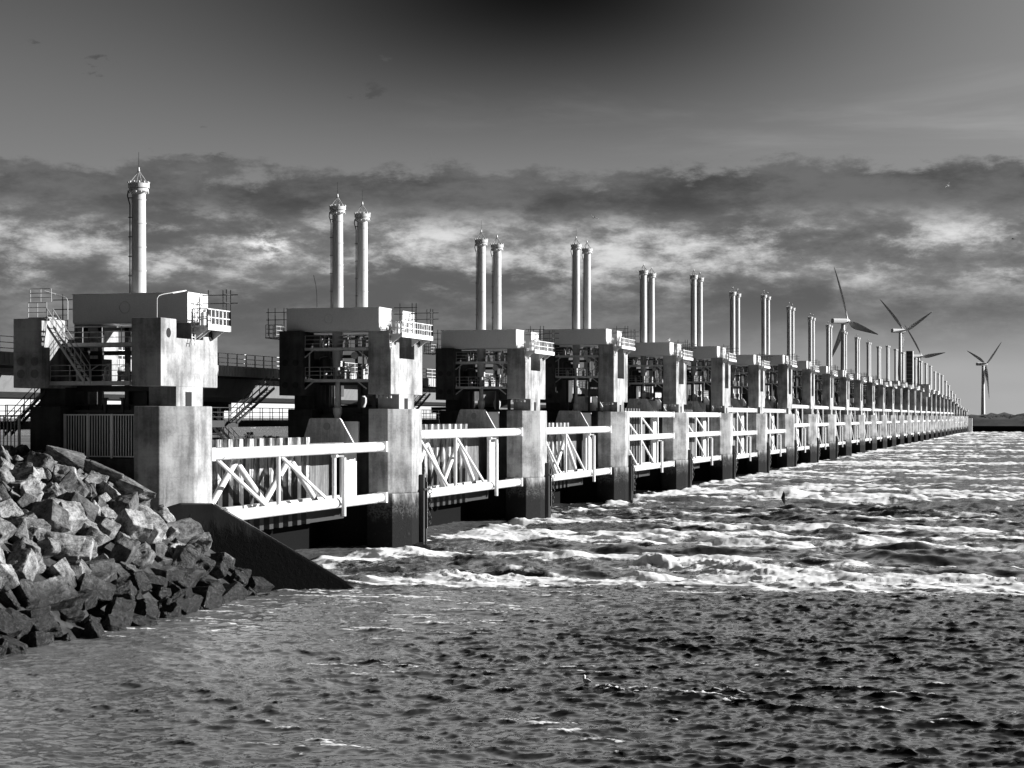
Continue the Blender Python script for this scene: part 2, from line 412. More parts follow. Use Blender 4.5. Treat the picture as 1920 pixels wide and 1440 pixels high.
def build_sea():
    az = np.concatenate([np.linspace(-62, -19, 70, endpoint=False), np.linspace(-19, 19, 860, endpoint=False), np.linspace(19, 62, 70)])
    az = np.radians(az)
    r = [4., 12., 22., 32., 40., 46.]
    r += list(np.arange(50, 100, .17)); r += list(np.arange(100, 134, .24)); r += list(np.arange(134, 240, .42))
    while r[-1] < 650: r.append(r[-1]*1.0045)
    while r[-1] < 20000: r.append(r[-1]*(1.012 if r[-1] < 1800 else 1.10))
    r = np.array(r)
    A, R = np.meshgrid(az, r); lat, dep = R*np.sin(A), R*np.cos(A)
    X = CT*lat-ST*dep; Y = ST*lat+CT*dep
    chop = Tile(41.0, 512, windsea(1.5, 1.72, 5.0, .03), 3, True)
    rip = Tile(19.0, 512, windsea(.85, 1.9, 4., .03), 4, True)
    mid = Tile(97.0, 512, windsea(6.5, 1.5, 3., .12), 5, True)
    swell = Tile(260.0, 512, windsea(17., 1.45, 2.5, .3), 8, True)
    fl = Tile(190., 1024, lambda kx, ky, kk: ((kx*4.2)**2+ky**2+.05)**-1.6, 11)
    fl2 = Tile(71., 512, lambda kx, ky, kk: ((kx*2.0)**2+ky**2+.3)**-1.35, 12)
    big = Tile(300., 256, lambda kx, ky, kk: (kk**2+.005)**-1.9, 13)
    # the race below the gates ends along a line that leaves the foot of the wing wall
    wob = fl2.get(fl2.h, X*.6, Y*.3)*1.3+big.get(big.h, X, Y)*1.0
    q = Y-(119.3+.285*(X+46))+2.2*wob*np.clip((X+48)/12, 0, 1)+1.2*chop.get(chop.h, X*.5, Y*.5)*np.clip((X+48)/12, 0, 1)
    q0 = Y-(119.3+.285*(X+46))
    race = smooth01(q, -1.6, 2.2)*smooth01(X, -59, -57)
    far = smooth01(R, 260, 520)
    amp_mid = np.where(q0 > 0, .17, .07)
    fine_fade = 1-smooth01(R, 170, 360)
    h0 = rip.get(rip.h, X, Y); rf = (1-smooth01(R, 110, 200))*(.55+.45*smooth01(mid.get(mid.h, X, Y), -1, 1))
    h1, hm, hs = chop.get(chop.h, X, Y), mid.get(mid.h, X, Y), swell.get(swell.h, X+40, Y)
    gust = np.clip(1+.16*big.get(big.h, X*2.2, Y*2.2)+.12*mid.get(mid.h, X*.3+7, Y*.3), .6, 1.4)
    calm = .52+.48*smooth01(X+.25*(Y-80), -50, -8)
    calm = np.maximum(calm, race)
    near = (1-race)
    H = h0*.020*gust*rf*calm+h1*.037*gust*fine_fade*calm+hm*(.06*near+(.095+.06*smooth01(R, 170, 260))*race)*calm+hs*(.03*near+.22*race*smooth01(q0, 0, 10))*(1-far*.5)
    DX = (rip.get(rip.dx, X, Y)*.024*rf+chop.get(chop.dx, X, Y)*.042*gust*fine_fade+mid.get(mid.dx, X, Y)*(.06*near+.09*race)*fine_fade)*calm*1.1
    DY = (rip.get(rip.dy, X, Y)*.024*rf+chop.get(chop.dy, X, Y)*.042*gust*fine_fade+mid.get(mid.dy, X, Y)*(.06*near+.09*race)*fine_fade)*calm*1.1
    # foam
    F = fl.get(fl.h, X, Y); F2 = fl2.get(fl2.h, X, Y)
    lane = np.cos(2*np.pi*(Y-Y0-18)/45)*.35
    edge = np.exp(-((q0-3.2)/3.2)**2)*.9                           # breaking front of the race
    sill = np.exp(-((X+56.0)/2.6)**2)*.9
    dens = -.02+F*.62+F2*.16+lane*.6+edge+sill+hs*.10-.30*np.exp(-((q0-11)/4.0)**2)*(X < -25)
    dens = dens-.04*smooth01(R, 180, 300)+.5*smooth01(R, 900, 1300)
    dens += .42*smooth01(hm, .9, 2.0)+.38*(1-smooth01(q0, 26, 50))+.12
    foam = 1.0*race*smooth01(dens, -.36, .92)
    # a smooth upwelling inside the race, far right
    up = np.exp(-((q0-1.0)/1.6)**2)*smooth01(X, -26, -18)
    foam *= 1-.9*up*0
    # boil and splash
    for cx, cy, rx, ry, hh, w in ((-24.5, 141.5, 7.0, 3.4, .5, 1.), (-17.5, 142.5, 7, 3.0, .35, .9), (-42.0, 128.5, 5, 1.8, .45, .9), (-29.5, 142.0, 1.6, 1.0, .8, 1.)):
        g_ = np.exp(-((X-cx)/rx)**2-((Y-cy)/ry)**2); H += g_*(hh*.8+.05*F2+.05*h1); foam = np.maximum(foam, g_*w*1.1)
    for cx, cy, rx, ry, hh in ((-42.5, 139.0, 6.5, 1.7, .75), (-12.5, 165.5, 6, 2.2, .9), (-24.0, 172, 8, 2.0, .6), (-50., 128.5, 7, 3.2, .35), (-35, 158, 12, 3, .5), (-46.5, 134, 4, 1.5, .5)):
        g_ = np.exp(-((X-cx)/rx)**2-((Y-cy)/ry)**2); H += g_*hh; foam *= 1-.85*g_
    # scattered whitecaps in the sheltered water
    cap = smooth01(h1*.75+hm*.65+.8*smooth01(-X, 8, 36), 1.5, 2.3)*near*smooth01(big.get(big.h, X*1.7+30, Y*1.7), -.4, 1.0)*.75
    patches = near*smooth01(F2*.8+F*.5, 1.35, 2.3)*.22*smooth01(X, -20, -45)
    drift = near*np.exp(-((q0+5.0)/4.0)**2)*smooth01(F2*.7+F*.7, -.2, 1.2)*.8*smooth01(X, -40, -18)
    lap = near*np.exp(-((X+50.0-.02*(Y-112)+.5*F2)/.9)**2)*smooth01(F2+h1*.6, .3, 1.6)*.6*(Y < 117)*(Y > 60)
    foam = np.maximum.reduce([foam, cap, patches, drift, lap])
    turbid = np.clip(near*(1-smooth01(X+.22*(Y-80), -45, -14))*.9*(.8+.25*big.get(big.h, X, Y))+.10*race, 0, 1)
    X = X+DX; Y = Y+DY
    nr, nc = X.shape
    co = np.stack([X, Y, H], -1).reshape(-1, 3).astype(np.float32)
    idx = np.arange(nr*nc).reshape(nr, nc)
    fc = np.stack([idx[:-1, :-1], idx[:-1, 1:], idx[1:, 1:], idx[1:, :-1]], -1).reshape(-1, 4).astype(np.int32)
    me = bpy.data.meshes.new('sea_water'); me.vertices.add(len(co)); me.vertices.foreach_set('co', co.ravel())
    me.loops.add(fc.size); me.loops.foreach_set('vertex_index', fc.ravel())
    me.polygons.add(len(fc)); me.polygons.foreach_set('loop_start', np.arange(0, fc.size, 4, dtype=np.int32))
    me.polygons.foreach_set('use_smooth', np.ones(len(fc), dtype=bool))
    me.update(calc_edges=True)
    for nm, ar in (('foam', foam), ('turbid', turbid)):
        a_ = me.attributes.new(nm, 'FLOAT', 'POINT'); a_.data.foreach_set('value', ar.ravel().astype(np.float32))
    me.materials.append(MATS['sea_water'])
    o = bpy.data.objects.new('sea_water', me); C.objects.link(o); o['kind'] = 'structure'
    bed = MB().box(-20000, 20000, -3000, 24000, -14, -12).build('sea_bed', 'slope_fill', kind='structure')
build_sea()

# ------------------------------------------------------------------ concrete piers
def pier_meshes(T, first=False):
    M = {}; k = dict(ox=XC)
    M['sea_column'] = MB(**k).prism([(-56, 1.4), (-56, -1.4), (-57.7, -3.3), (-58.75, -3.55), (-59.5, -3.55), (-59.5, 3.55), (-58.75, 3.55), (-57.7, 3.3)], 4.95, 12.75)\
        .prism([(-55.96, 1.5), (-55.96, -1.5), (-57.15, -3.62), (-59.6, -3.75), (-59.6, 3.75), (-57.15, 3.62)], -12, 4.95).mesh('sea_column', 'concrete', .07)
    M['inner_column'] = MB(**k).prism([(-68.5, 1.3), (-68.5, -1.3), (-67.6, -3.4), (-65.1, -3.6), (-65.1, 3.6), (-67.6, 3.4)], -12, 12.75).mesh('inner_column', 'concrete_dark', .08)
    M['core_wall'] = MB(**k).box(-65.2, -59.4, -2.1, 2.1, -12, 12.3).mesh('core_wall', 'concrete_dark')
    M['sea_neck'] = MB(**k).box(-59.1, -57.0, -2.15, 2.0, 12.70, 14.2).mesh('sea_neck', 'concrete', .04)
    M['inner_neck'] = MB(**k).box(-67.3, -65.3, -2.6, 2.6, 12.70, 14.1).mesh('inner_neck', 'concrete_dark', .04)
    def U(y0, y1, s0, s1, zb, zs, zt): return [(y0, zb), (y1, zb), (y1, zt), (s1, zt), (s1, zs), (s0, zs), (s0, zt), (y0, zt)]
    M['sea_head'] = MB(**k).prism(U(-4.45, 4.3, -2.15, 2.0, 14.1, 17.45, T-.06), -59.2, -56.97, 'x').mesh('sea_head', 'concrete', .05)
    M['inner_head'] = MB(**k).prism(U(-5.7, 5.0, -2.6, 2.4, 14.0, 17.45, T-.06), -67.5, -65.3, 'x').mesh('inner_head', 'concrete' if first else 'concrete_dark', .05)  # later piers take the darker copy, their shade put into the colour
    M['slot_back'] = MB(**k).box(-61.2, -60.9, -2.6, 2.4, 17.0, T-.4).mesh('slot_back', 'dark_steel')
    M['bridge_support'] = MB(**k).box(-84, -76.5, -1.6, 1.6, -12, 13.4).box(-84.6, -76.0, -2.2, 2.2, 12.6, 13.45).mesh('bridge_support', 'concrete_dark')
    M['hole_shade_disc'] = [MB(**k).lathe((-56.98, y, T-1.05), [(.33, 0), (.33, .03)], 18, 'x').mesh('hole_shade_disc', 'black_recess') for y in (-3.35, 3.15)]  # flat black discs, the shade inside the holes put into colour
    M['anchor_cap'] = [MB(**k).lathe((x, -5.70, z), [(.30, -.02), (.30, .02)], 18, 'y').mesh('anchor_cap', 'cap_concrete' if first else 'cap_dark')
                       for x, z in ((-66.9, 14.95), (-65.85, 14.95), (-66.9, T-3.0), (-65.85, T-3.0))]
    M['recess_shade_slab'] = MB(**k).box(-57.05, -56.96, -.75, .15, 12.76, 13.75).mesh('recess_shade_slab', 'black_recess')  # solid black slab, the shade of a recess put into colour
    M['fender'] = [MB(**k).box(-56.0, -55.55, .55, .95, .2, 6.6).mesh('fender', 'dark_steel'), MB(**k).box(-55.95, -55.6, 1.45, 1.75, -1, 6.3).mesh('fender', 'dark_steel')]
    fe = MB(**k).tube((-55.5, .4, 5.2), (-55.5, 2.0, 5.2), .12).tube((-55.45, 1.2, 5.9), (-55.45, 1.2, 1.5), .09)
    for i in range(9): fe.torus((-55.4, 1.9+.12*math.sin(i*1.7), 5.4-.42*i), .2, .05, 8, 4, 'y' if i % 2 else 'x')
    M['fender'].append(fe.mesh('mooring_chain', 'dark_steel'))
    M['bearing_block'] = [MB(**k).box(-58.9+.42*i, -58.7+.42*i, -3.2, -2.9, 13.75, 14.08).mesh('bearing_block', 'galvanised') for i in range(4)]
    return M
def platform_meshes(T, first):
    M = {}; k = dict(ox=XC)
    def deck(m, z, x0, x1, y0, y1):
        m.box(x0, x1, y0, y0+.09, z-.26, z); m.box(x0, x1, y1-.09, y1, z-.26, z); m.box(x0, x1, y0+.09, y1-.09, z-.08, z-.02)
        for i in range(5):
            x = x0+(x1-x0)*i/4; m.box(x-.05, x+.05, y0+.09, y1-.09, z-.26, z-.08)
    lv = ((T-1.6, 1), (T-4.5, 1)) if not first else ((14.45, 1), (17.15, 1))
    M['service_deck'] = []; M['deck_railing'] = []
    for z, _ in lv:
        d = MB(**k); r = MB(**k)
        y0 = -4.9 if not first else (-4.7 if z < 15 else -3.0)
        deck(d, z, -65.3, -59.2, y0, -2.9 if z < 15 or not first else -1.2)
        r.rail([(-65.25, y0+.05, z), (-59.25, y0+.05, z)], 1.1, 1.5, .03)
        if not first:
            d.add([(-65.3, -4.85, z-.26), (-65.3, -4.85, z-.8), (-64.5, -4.85, z-.26)], [(0, 1, 2), (2, 1, 0)])
            d.tube((-65.3, -4.85, z-.9), (-64.4, -4.85, z-.2), .07, 4); d.tube((-59.2, -4.85, z-.9), (-60.1, -4.85, z-.2), .07, 4)
            if z < T-4:
                for x in (-64.85, -59.6): d.box(x-.05, x+.05, -4.85, -4.75, T-4.6, T-1.6)
        M['service_deck'].append(d.mesh('service_deck', 'plate_paint')); M['deck_railing'].append(r.mesh('deck_railing', 'galvanised'))
    # machinery standing on the decks
    rg = random.Random(5); mc = MB(**k); M['pumps'] = []
    for z in (lv[0][0], lv[1][0]):
        if first and z > 15: continue
        for i in range(7):
            x = -64.7+.8*i+rg.uniform(-.2, .2); y = rg.uniform(-3.9, -1.8)
            if abs(x+62.7) < .75: continue
            h = rg.uniform(.5, 1.3); w = rg.uniform(.09, .2); p_ = MB(**k)
            p_.lathe((x, y, z-.02), [(w*1.3, 0), (w*1.3, .1), (w, .1), (w, h*.6), (w*1.2, h*.62), (w*1.2, h*.72), (w*.5, h*.75), (w*.4, h)], 10)
            if rg.random() < .6: p_.box(x-w*.6, x+w*3.0, y-.05, y+.05, z+h*.35, z+h*.35+.09)
            M['pumps'].append(p_.mesh('pump', 'white_paint' if rg.random() < .6 else 'galvanised', 0, True))
        for i in range(5):
            x = rg.uniform(-64.9, -59.9); y = rg.uniform(-3.2, -1.2); x2 = x+rg.choice((-1, 1))*rg.uniform(.4, 1.3)
            M['pumps'].append(MB(**k).path([(x, y, z), (x, y, z+rg.uniform(.7, 1.3)), (x2, y, z+rg.uniform(1.1, 1.4))], rg.uniform(.03, .06), 6).mesh('pipe', 'galvanised'))
    mc.lathe((-64.35, -2.1, lv[-1][0] if not first else 14.45), [(.1, 0), (.62, .02), (.62, 1.9), (.5, 2.1), (.1, 2.2)], 16)
    mc.box(-65.2, -59.4, -1.0, -.4, T-.75, T-.5); mc.box(-65.2, -59.3, .4, .9, T-2.4, T-2.1)
    mc.box(-65.1, -63.6, -.9, .9, T-4.6, T-2.7); mc.box(-61.3, -59.5, -.6, .6, T-6.0, T-4.9)
    for x in (-64.6, -63.5, -61.4, -60.0): mc.box(x-.16, x+.16, -1.0, -.7, 12.3, T-.5)
    mc.box(-65.2, -59.4, -.9, .9, 12.3, 12.9); mc.box(-65.2, -59.4, -1.2, 1.0, T-5.0, T-4.6)
    M['machinery'] = mc.mesh('machinery', 'dark_steel')
    return M
def sea_platform_mesh(first, T):
    k = dict(ox=XC); y0 = .2 if first else -4.9
    z = T-.38; d = MB(**k); r = MB(**k); e = MB(**k)
    d.box(-56.95, -55.75, y0, 3.9, z-.12, z); d.box(-55.85, -55.72, y0, 3.9, z-.32, z+.1); d.box(-56.95, -55.72, 3.78, 3.92, z-.32, z+.1)
    for y in (y0+.4, 1.2, 3.4): d.add([(-56.96, y, z-.12), (-55.8, y, z-.14), (-56.96, y, z-.95), (-56.96, y+.1, z-.12), (-55.8, y+.1, z-.14), (-56.96, y+.1, z-.95)], [(0, 1, 2), (3, 5, 4), (0, 3, 4, 1), (1, 4, 5, 2), (2, 5, 3, 0)])
    r.rail([(-56.9, y0, z), (-55.8, y0, z), (-55.8, 3.85, z), (-56.9, 3.85, z)], 1.15, .62, .045, 2)
    # scaffold-like lifeline posts
    s = MB(**k); q1 = MB(**k); q2 = MB(**k)
    for (x, y) in ((-57.4, 3.7), (-56.4, 4.0), (-55.8, 4.0), (-55.8, 3.3)): s.tube((x, y, z), (x, y, z+2.7), .045, 5)
    for zz in (1.75, 2.35):
        s.tube((-58.0, 3.95, z+zz), (-55.2, 3.95, z+zz), .035, 5); s.tube((-55.8, 2.9, z+zz), (-55.8, 4.6, z+zz), .035, 5)
    if not first:
        for (x, y) in ((-57.4, -.8), (-56.2, -.8), (-55.8, -.8)): q1.tube((x, y, z), (x, y, z+3.0), .045, 5)
        for zz in (2.0, 2.6): q1.tube((-58.0, -.8, z+zz), (-55.7, -.8, z+zz), .035, 5)
    yi = 3.4 if first else -3.4
    for x in ((-67.9, -69.0) if first else (-68.0, -68.9, -69.6)): q2.tube((x, yi, z), (x, yi, z+2.6), .045, 5)
    for zz in (1.5, 2.2): q2.tube((-67.0, yi, z+zz), (-69.8, yi, z+zz), .035, 5)
    # platform on the inner side
    yi = 1.6 if first else -4.8
    d2 = MB(**k); r2 = MB(**k); s2 = MB(**k); s3 = MB(**k)
    d2.box(-69.3, -67.55, yi, 3.6, z-.3, z-.18); r2.rail([(-67.6, yi+.05, z-.18), (-69.25, yi+.05, z-.18), (-69.25, 3.5, z-.18)], 1.15, .8, .03, 3)
    # cabinets, hoses and ladders on the sea side
    rg = random.Random(9); cab = []
    for i in range(4 if first else 9):
        x = rg.uniform(-56.7, -56.2); y = rg.uniform(y0+.3, 3.5); h_ = rg.uniform(.4, 1.4); c_ = MB(**k)
        c_.box(x-.14, x+.14, y-.18, y+.18, z-.02, z+h_).path([(x, y, z+h_), (x+.05, y+.1, z+h_+.25), (x-.2, y+.5, z+h_+.1), (x-.2, y+.55, z)], .05, 5)
        cab.append(c_.mesh('cabinet', 'white_paint'))
    for s_ in (0, .45): e.tube((-56.6, y0-.3-s_, z-1.4), (-57.2, y0+.9-s_, z+1.2), .045, 5)
    for j in range(7): e.tube((-56.65-.085*j, y0-.3+.17*j, z-1.2+.36*j), (-56.65-.085*j, y0-.75+.17*j, z-1.2+.36*j), .03, 4)
    return {'sea_platform': d.mesh('sea_platform', 'white_paint'), 'sea_railing': r.mesh('sea_railing', 'white_paint'),
            'lifeline_post': [q.mesh('lifeline_frame', 'dark_steel') for q in (s, q1, q2) if q.v], 'cabinet': cab+[e.mesh('ladder', 'white_paint')],
            'inner_platform': d2.mesh('inner_platform', 'plate_paint'), 'inner_railing': r2.mesh('inner_railing', 'galvanised')}
PM = {}
def pier(n):
    T = base(n); key = (round(T, 1), n == 0)
    if key not in PM:
        PM[key] = (pier_meshes(T, n == 0), platform_meshes(T, n == 0), sea_platform_mesh(n == 0, T))
    A, B, S = PM[key]; w, how = place_words(n, NP)
    if n == 0: lab = 'nearest concrete pier with two square heads, standing beside the rock slope and wing wall'
    elif n == 1: lab = 'second concrete pier, its weedy foot in foam at the far end of the nearest gate'
    elif n == NP-1: lab = 'tiny last concrete pier of the row, against the dark dune'
    else: lab = f'{w} T-shaped concrete pier {how}, dark on its flank'
    p = thing('concrete_pier', lab, 'pier', (XC, Y0+45*n, 0), 0, 'concrete piers of the barrier')
    full = n < 9
    for nm in ('sea_column', 'inner_column', 'core_wall', 'sea_neck', 'inner_neck', 'sea_head', 'inner_head'): part(nm, A[nm], p)
    if n > 0: part('bridge_support', A['bridge_support'], p)
    if n > 0 and n < 20: part('slot_back', A['slot_back'], p)
    if n < 6: part('hole_shade_disc', A['hole_shade_disc'], p); part('anchor_cap', A['anchor_cap'], p); part('recess_shade_slab', A['recess_shade_slab'], p); part('bearing_block', A['bearing_block'], p) if n else None
    if 0 < n < 10: part('fender', A['fender'], p)
    if n < 20:
        d = part('service_deck', B['service_deck'], p)
        if n < 12: part('deck_railing', B['deck_railing'], d)
        part('machinery', B['machinery'], p)
        if n < 8:
            for q_ in B['pumps']: part(q_.name.split('.')[0], q_, d)
    if n < 16: ip = part('inner_platform', S['inner_platform'], p); part('inner_railing', S['inner_railing'], ip)
    sp = part('sea_platform', S['sea_platform'], p); part('sea_railing', S['sea_railing'], sp)
    if n < 18: part('lifeline_post', S['lifeline_post'], p); part('cabinet', S['cabinet'], sp)
    return p
for n in range(NP): pier(n)

# ------------------------------------------------------------------ hydraulic hoists
HM = {}
def hoist_meshes(T, top, low):
    M = {}
    M['box_girder'] = MB().box(-4.42, 4.72, -1.65, 1.65, 0, 2.02).box(-4.47, 4.77, -1.70, 1.70, 2.02, 2.08).box(-4.40, 4.70, -1.60, 1.60, -.10, -.002).mesh('box_girder', 'girder_paint', .02)
    M['ring_plate'] = MB().torus((-.25, -1.66, 1.05), .42, .035).mesh('ring_plate', 'girder_paint')
    L = top-T-2.0
    pf = [(.56, 0), (.56, .12), (.53, .12)]; k = 4
    for i in range(1, k+1):
        z = L*i/(k+.6); pf += [(.53-.04*z/L, z-.04), (.56-.04*z/L, z-.04), (.56-.04*z/L, z+.04), (.53-.04*z/L, z+.04)]
    pf += [(.49, L-.45)]
    M['cylinder'] = MB().lathe((0, 0, 2.08), pf, 24).mesh('cylinder', 'cylinder_paint', 0, True)
    zt = top-T-.4
    cr = MB().lathe((0, 0, zt), [(.49, -.15), (.60, 0), (.70, .05), (.70, .22), (.66, .22), (.66, .30), (.76, .30), (.76, .62), (.6, .63)], 24)
    for i in range(12):
        a = 2*math.pi*i/12
        cr.lathe((.72*math.cos(a), .72*math.sin(a), zt+.6), [(.05, -.0), (.09, .04), (.09, .14), (.03, .17)], 6)
        cr.lathe((.70*math.cos(a+.2), .70*math.sin(a+.2), zt-.08), [(.03, 0), (.06, .02), (.06, .12)], 6)
    M['crown'] = cr.mesh('crown', 'cylinder_paint', 0, True)
    sp = MB()
    for i in range(4):
        a = math.pi/4+i*math.pi/2; sp.tube((.68*math.cos(a), .68*math.sin(a), zt+.62), (0, 0, zt+1.55), .038, 5)
    sp.lathe((0, 0, zt+1.50), [(.05, 0), (.09, .05), (.05, .30)], 8)
    M['strut_frame'] = sp.mesh('strut_frame', 'galvanised')
    M['lightning_rod'] = MB().tube((0, 0, zt+1.8), (0, 0, zt+2.9), .016, 5).mesh('lightning_rod', 'dark_steel')
    pp = MB().path([(-.60, -.45, zt+.1), (-.66, -.45, zt-.3), (-.48, -.42, zt-.95), (-.48, -.42, 2.0)], .045, 6)
    for i in range(1, 6): pp.box(-.58, -.34, -.50, -.34, 2+L*i/5.6-.03, 2+L*i/5.6+.03)
    M['feed_pipe'] = pp.mesh('feed_pipe', 'dark_steel')
    M['lower_cylinder'] = MB().lathe((0, 0, 0), [(.30, -3.35), (.46, -3.3), (.46, -2.95), (.50, -2.95), (.50, -2.9), (.46, -2.9), (.50, -1.0), (.57, -1.0), (.57, -.75), (.50, -.75), (.50, -.1)], 20).mesh('lower_cylinder', 'plate_paint', 0, True)
    zz = low-T
    M['piston_rod'] = MB().lathe((0, 0, 0), [(.12, zz), (.28, zz+.12), (.42, zz+.55), (.42, zz+1.0), (.30, zz+1.12), (.28, zz+1.15), (.26, zz+1.9), (.22, zz+1.9), (.22, -3.3)], 18).mesh('piston_rod', 'plate_paint', 0, True)
    return M
def hoist(n, side):
    T = base(n); g = n-1 if side < 0 else min(n, NP-2)
    low = chords(g)[0]+2.55; key = (round(T, 2), CYL[n], round(low, 2))
    if key not in HM: HM[key] = hoist_meshes(*key)
    M = HM[key]; w, how = place_words(n, NP); sd_ = 'nearer' if side < 0 else 'farther'
    lab = f'{sd_} of two tall lifting cylinders on the {w} pier {how}'
    if n == 0: lab = 'tall single lifting cylinder on a long grey box girder atop the nearest pier'
    h = thing('lifting_hoist', lab, 'hoist', (XC, Y0+45*n+3.2*side, T), 0, 'lifting cylinders along the barrier')
    names = ['box_girder', 'cylinder', 'crown']
    if n < 14: names += ['lower_cylinder', 'piston_rod']
    if n < 12: names += ['ring_plate']
    for nm in names: o = part(nm, M[nm], h)
    cr = [c for c in h.children if c.name.startswith('crown')][0]
    cy = [c for c in h.children if c.name.startswith('cylinder')][0]
    if n < 14: part('strut_frame', M['strut_frame'], cr); part('feed_pipe', M['feed_pipe'], cy)
    if n < 4 and side < 1 or n == 0: part('lightning_rod', M['lightning_rod'], cr)
    elif n < 2: part('lightning_rod', M['lightning_rod'], cr)
    return h
hoist(0, 1)
for n in range(1, NP):
    hoist(n, -1)
    if n < NP-1: hoist(n, 1)

# ------------------------------------------------------------------ lift gates
GM = {}
XF = -57.75
def gate_meshes(ch, near):
    M = []; k = dict(ox=XC); top, bot = ch[0], ch[-1]
    def add(nm, mb, mat='white_paint', sm=False, bv=0): M.append((nm, mb.mesh(nm, mat, bv, sm)))
    for z in ch:
        y0, y1 = 4.7, 40.45
        pf = [(.30, y0), (.45, y0+.25), (.45, y0+1.6), (.49, y0+1.6), (.49, y0+1.75), (.45, y0+1.75), (.45, y1-2.1), (.485, y1-2.1), (.485, y1-1.95), (.40, y1-1.5), (.40, y1-.8), (.44, y1-.75), (.44, y1-.62), (.28, y1-.2)]
        add('chord', MB(**k).lathe((XF, 0, z), pf, 20, 'y'), 'white_paint', True)
        add('chord_bearing', MB(**k).box(XF-.5, XF+.42, 40.3, 40.75, z-.48, z+.48).box(XF-.5, XF+.42, 4.2, 4.75, z-.48, z+.48))
    def brace(p, q, r): add('brace', MB(**k).tube(p, q, r, 12), 'white_paint', True)
    lv = list(zip(ch, ch[1:]))
    for a, b in lv:
        add('post', MB(**k).tube((XF, 16.9, b+.3), (XF, 16.9, a-.3), .17, 12), 'white_paint', True)
        if len(ch) == 3 and a == top: add('post', MB(**k).tube((XF, 29.2, b+.3), (XF, 29.2, a-.3), .17, 12), 'white_paint', True)
        brace((XF-.15, 6.0, a-.35), (XF-.15, 15.2, b+.3), .15)
        brace((XF-.15, 17.6, a-.35), (XF-.15, 27.6, b+.3), .15)
        if a-b > 4:
            ys = (8.0, 12.6, 18.0, 23.0, 28.2)
            for i in range(4 if len(ch) == 2 else 2):
                za, zb = (b+.2, a-.4) if i % 2 == 0 else (a-.4, b+.2)
                brace((XF-1.9, ys[i], za), (XF-1.5, ys[i+1], zb), .26)
    # corrugated skin plate on the inner side
    pr = []; y = 4.6; i = 0
    while y < 31.5:
        pr += [(y, -61.5), (y+.25, -60.95), (y+1.05, -60.95), (y+1.3, -61.5)]; y += 1.95
    pr = [(x, yy) for yy, x in pr]
    back = [(x-.22, yy) for x, yy in pr][::-1]
    add('skin_plate', MB(**k).prism(pr+back, bot-1.9, top+.95), 'skin_steel' if len(ch) == 2 else 'skin_dark')
    add('end_plate', MB(**k).box(-61.6, -61.2, 31.6, 39.6, bot-1.9, top+.4), 'skin_dark')
    add('bottom_web', MB(**k).box(-61.1, -58.1, 4.8, 39.3, bot-.1, bot+.02).box(-60.9, -60.3, 4.8, 39.3, bot+.02, bot+.35))
    add('top_web', MB(**k).box(-61.1, -60.5, 4.8, 31.0, top-.1, top+.1))
    # transverse yoke plates that hang on the hoists
    for y, s in ((39.9, 1), (5.0, -1)):
        z1 = top+2.6
        add('yoke_plate', MB(**k).prism([(-65.6, bot+.4), (-65.6, top-.2), (-64.75, z1-.1), (-64.6, z1), (-61.8, z1), (-61.65, z1-.1), (-60.2, top), (-60.2, bot+.4)], y, y+.28, 'y'), 'yoke_steel')
        add('yoke_pin', MB(**k).lathe((-63.0, y-.1, z1-.75), [(.30, 0), (.34, .04), (.34, .5)], 16, 'y'), 'plate_paint')
        add('lifting_lug', MB(**k).box(-63.0, -62.4, y+.28, 41.9 if s > 0 else 5.0, z1-.9, z1-.1) if s > 0 else MB(**k).box(-63.0, -62.4, 3.0, 5.0, z1-.9, z1-.1), 'plate_paint')
    add('guide_plate', MB(**k).box(-62.2, -61.9, 40.25, 41.6, bot, top+2.3).box(-61.9, -60.4, 41.2, 41.5, top+.2, top+2.3), 'plate_paint')
    add('end_post', MB(**k).box(-60.35, -59.95, 36.4, 39.6, bot+.1, top-.2))
    # dip pipes on the sea side
    zt = ch[-2]-.6
    add('dip_pipe', MB(**k).tube((XF+.1, 28.4, bot+.2), (XF+.1, 28.4, zt-.1), .19, 10).box(XF-.1, XF+.4, 28.2, 28.6, zt-.12, zt+.1))
    add('dip_pipe', MB(**k).tube((XF+.75, 29.0, bot-1.1), (XF+.75, 29.0, zt-.15), .2, 10).tube((XF+.1, 28.5, zt-.05), (XF+.75, 29.0, zt-.05), .08, 8).tube((XF+.1, 29.0, bot-.1), (XF+.75, 29.0, bot-.1), .1, 8))
    return M
def gate(n):
    ch = chords(n); key = ch
    if key not in GM: GM[key] = gate_meshes(ch, True)
    w, how = place_words(n, NP-1)
    lab = {0: 'nearest white tubular lift gate, between the two closest piers behind the wing wall',
           NP-2: 'last white lift gate of the row, next to the dark dune'}.get(n, f'{w} white tubular lift gate {how}')
    g = thing('lift_gate', lab, 'gate', (XC, Y0+45*n, 0), 0, 'white lift gates between the piers')
    for nm, me in GM[key]:
        if n > 8 and nm in ('yoke_pin', 'lifting_lug', 'top_web', 'guide_plate'): continue
        part(nm, me, g)
for n in range(NP-1): gate(n)
SB = MB(ox=-65.5).box(-67.3, -64.2, 3.8, 41.2, -12, 3.2).mesh('gap_shade_beam', 'black_concrete')  # added black beam, stands in for the shade in the open gap
for n in range(NP-1):
    w, how = place_words(n, NP-1); o = bpy.data.objects.new('gap_shade_beam', SB); C.objects.link(o); o.location = (-65.5, Y0+45*n, 0)
    tag(o, 'added black beam for the shade under the nearest gate, behind the wing wall' if n == 0 else f'added black beam for the shade under the {w} gate {how}', 'beam', 'added black beams across the openings')

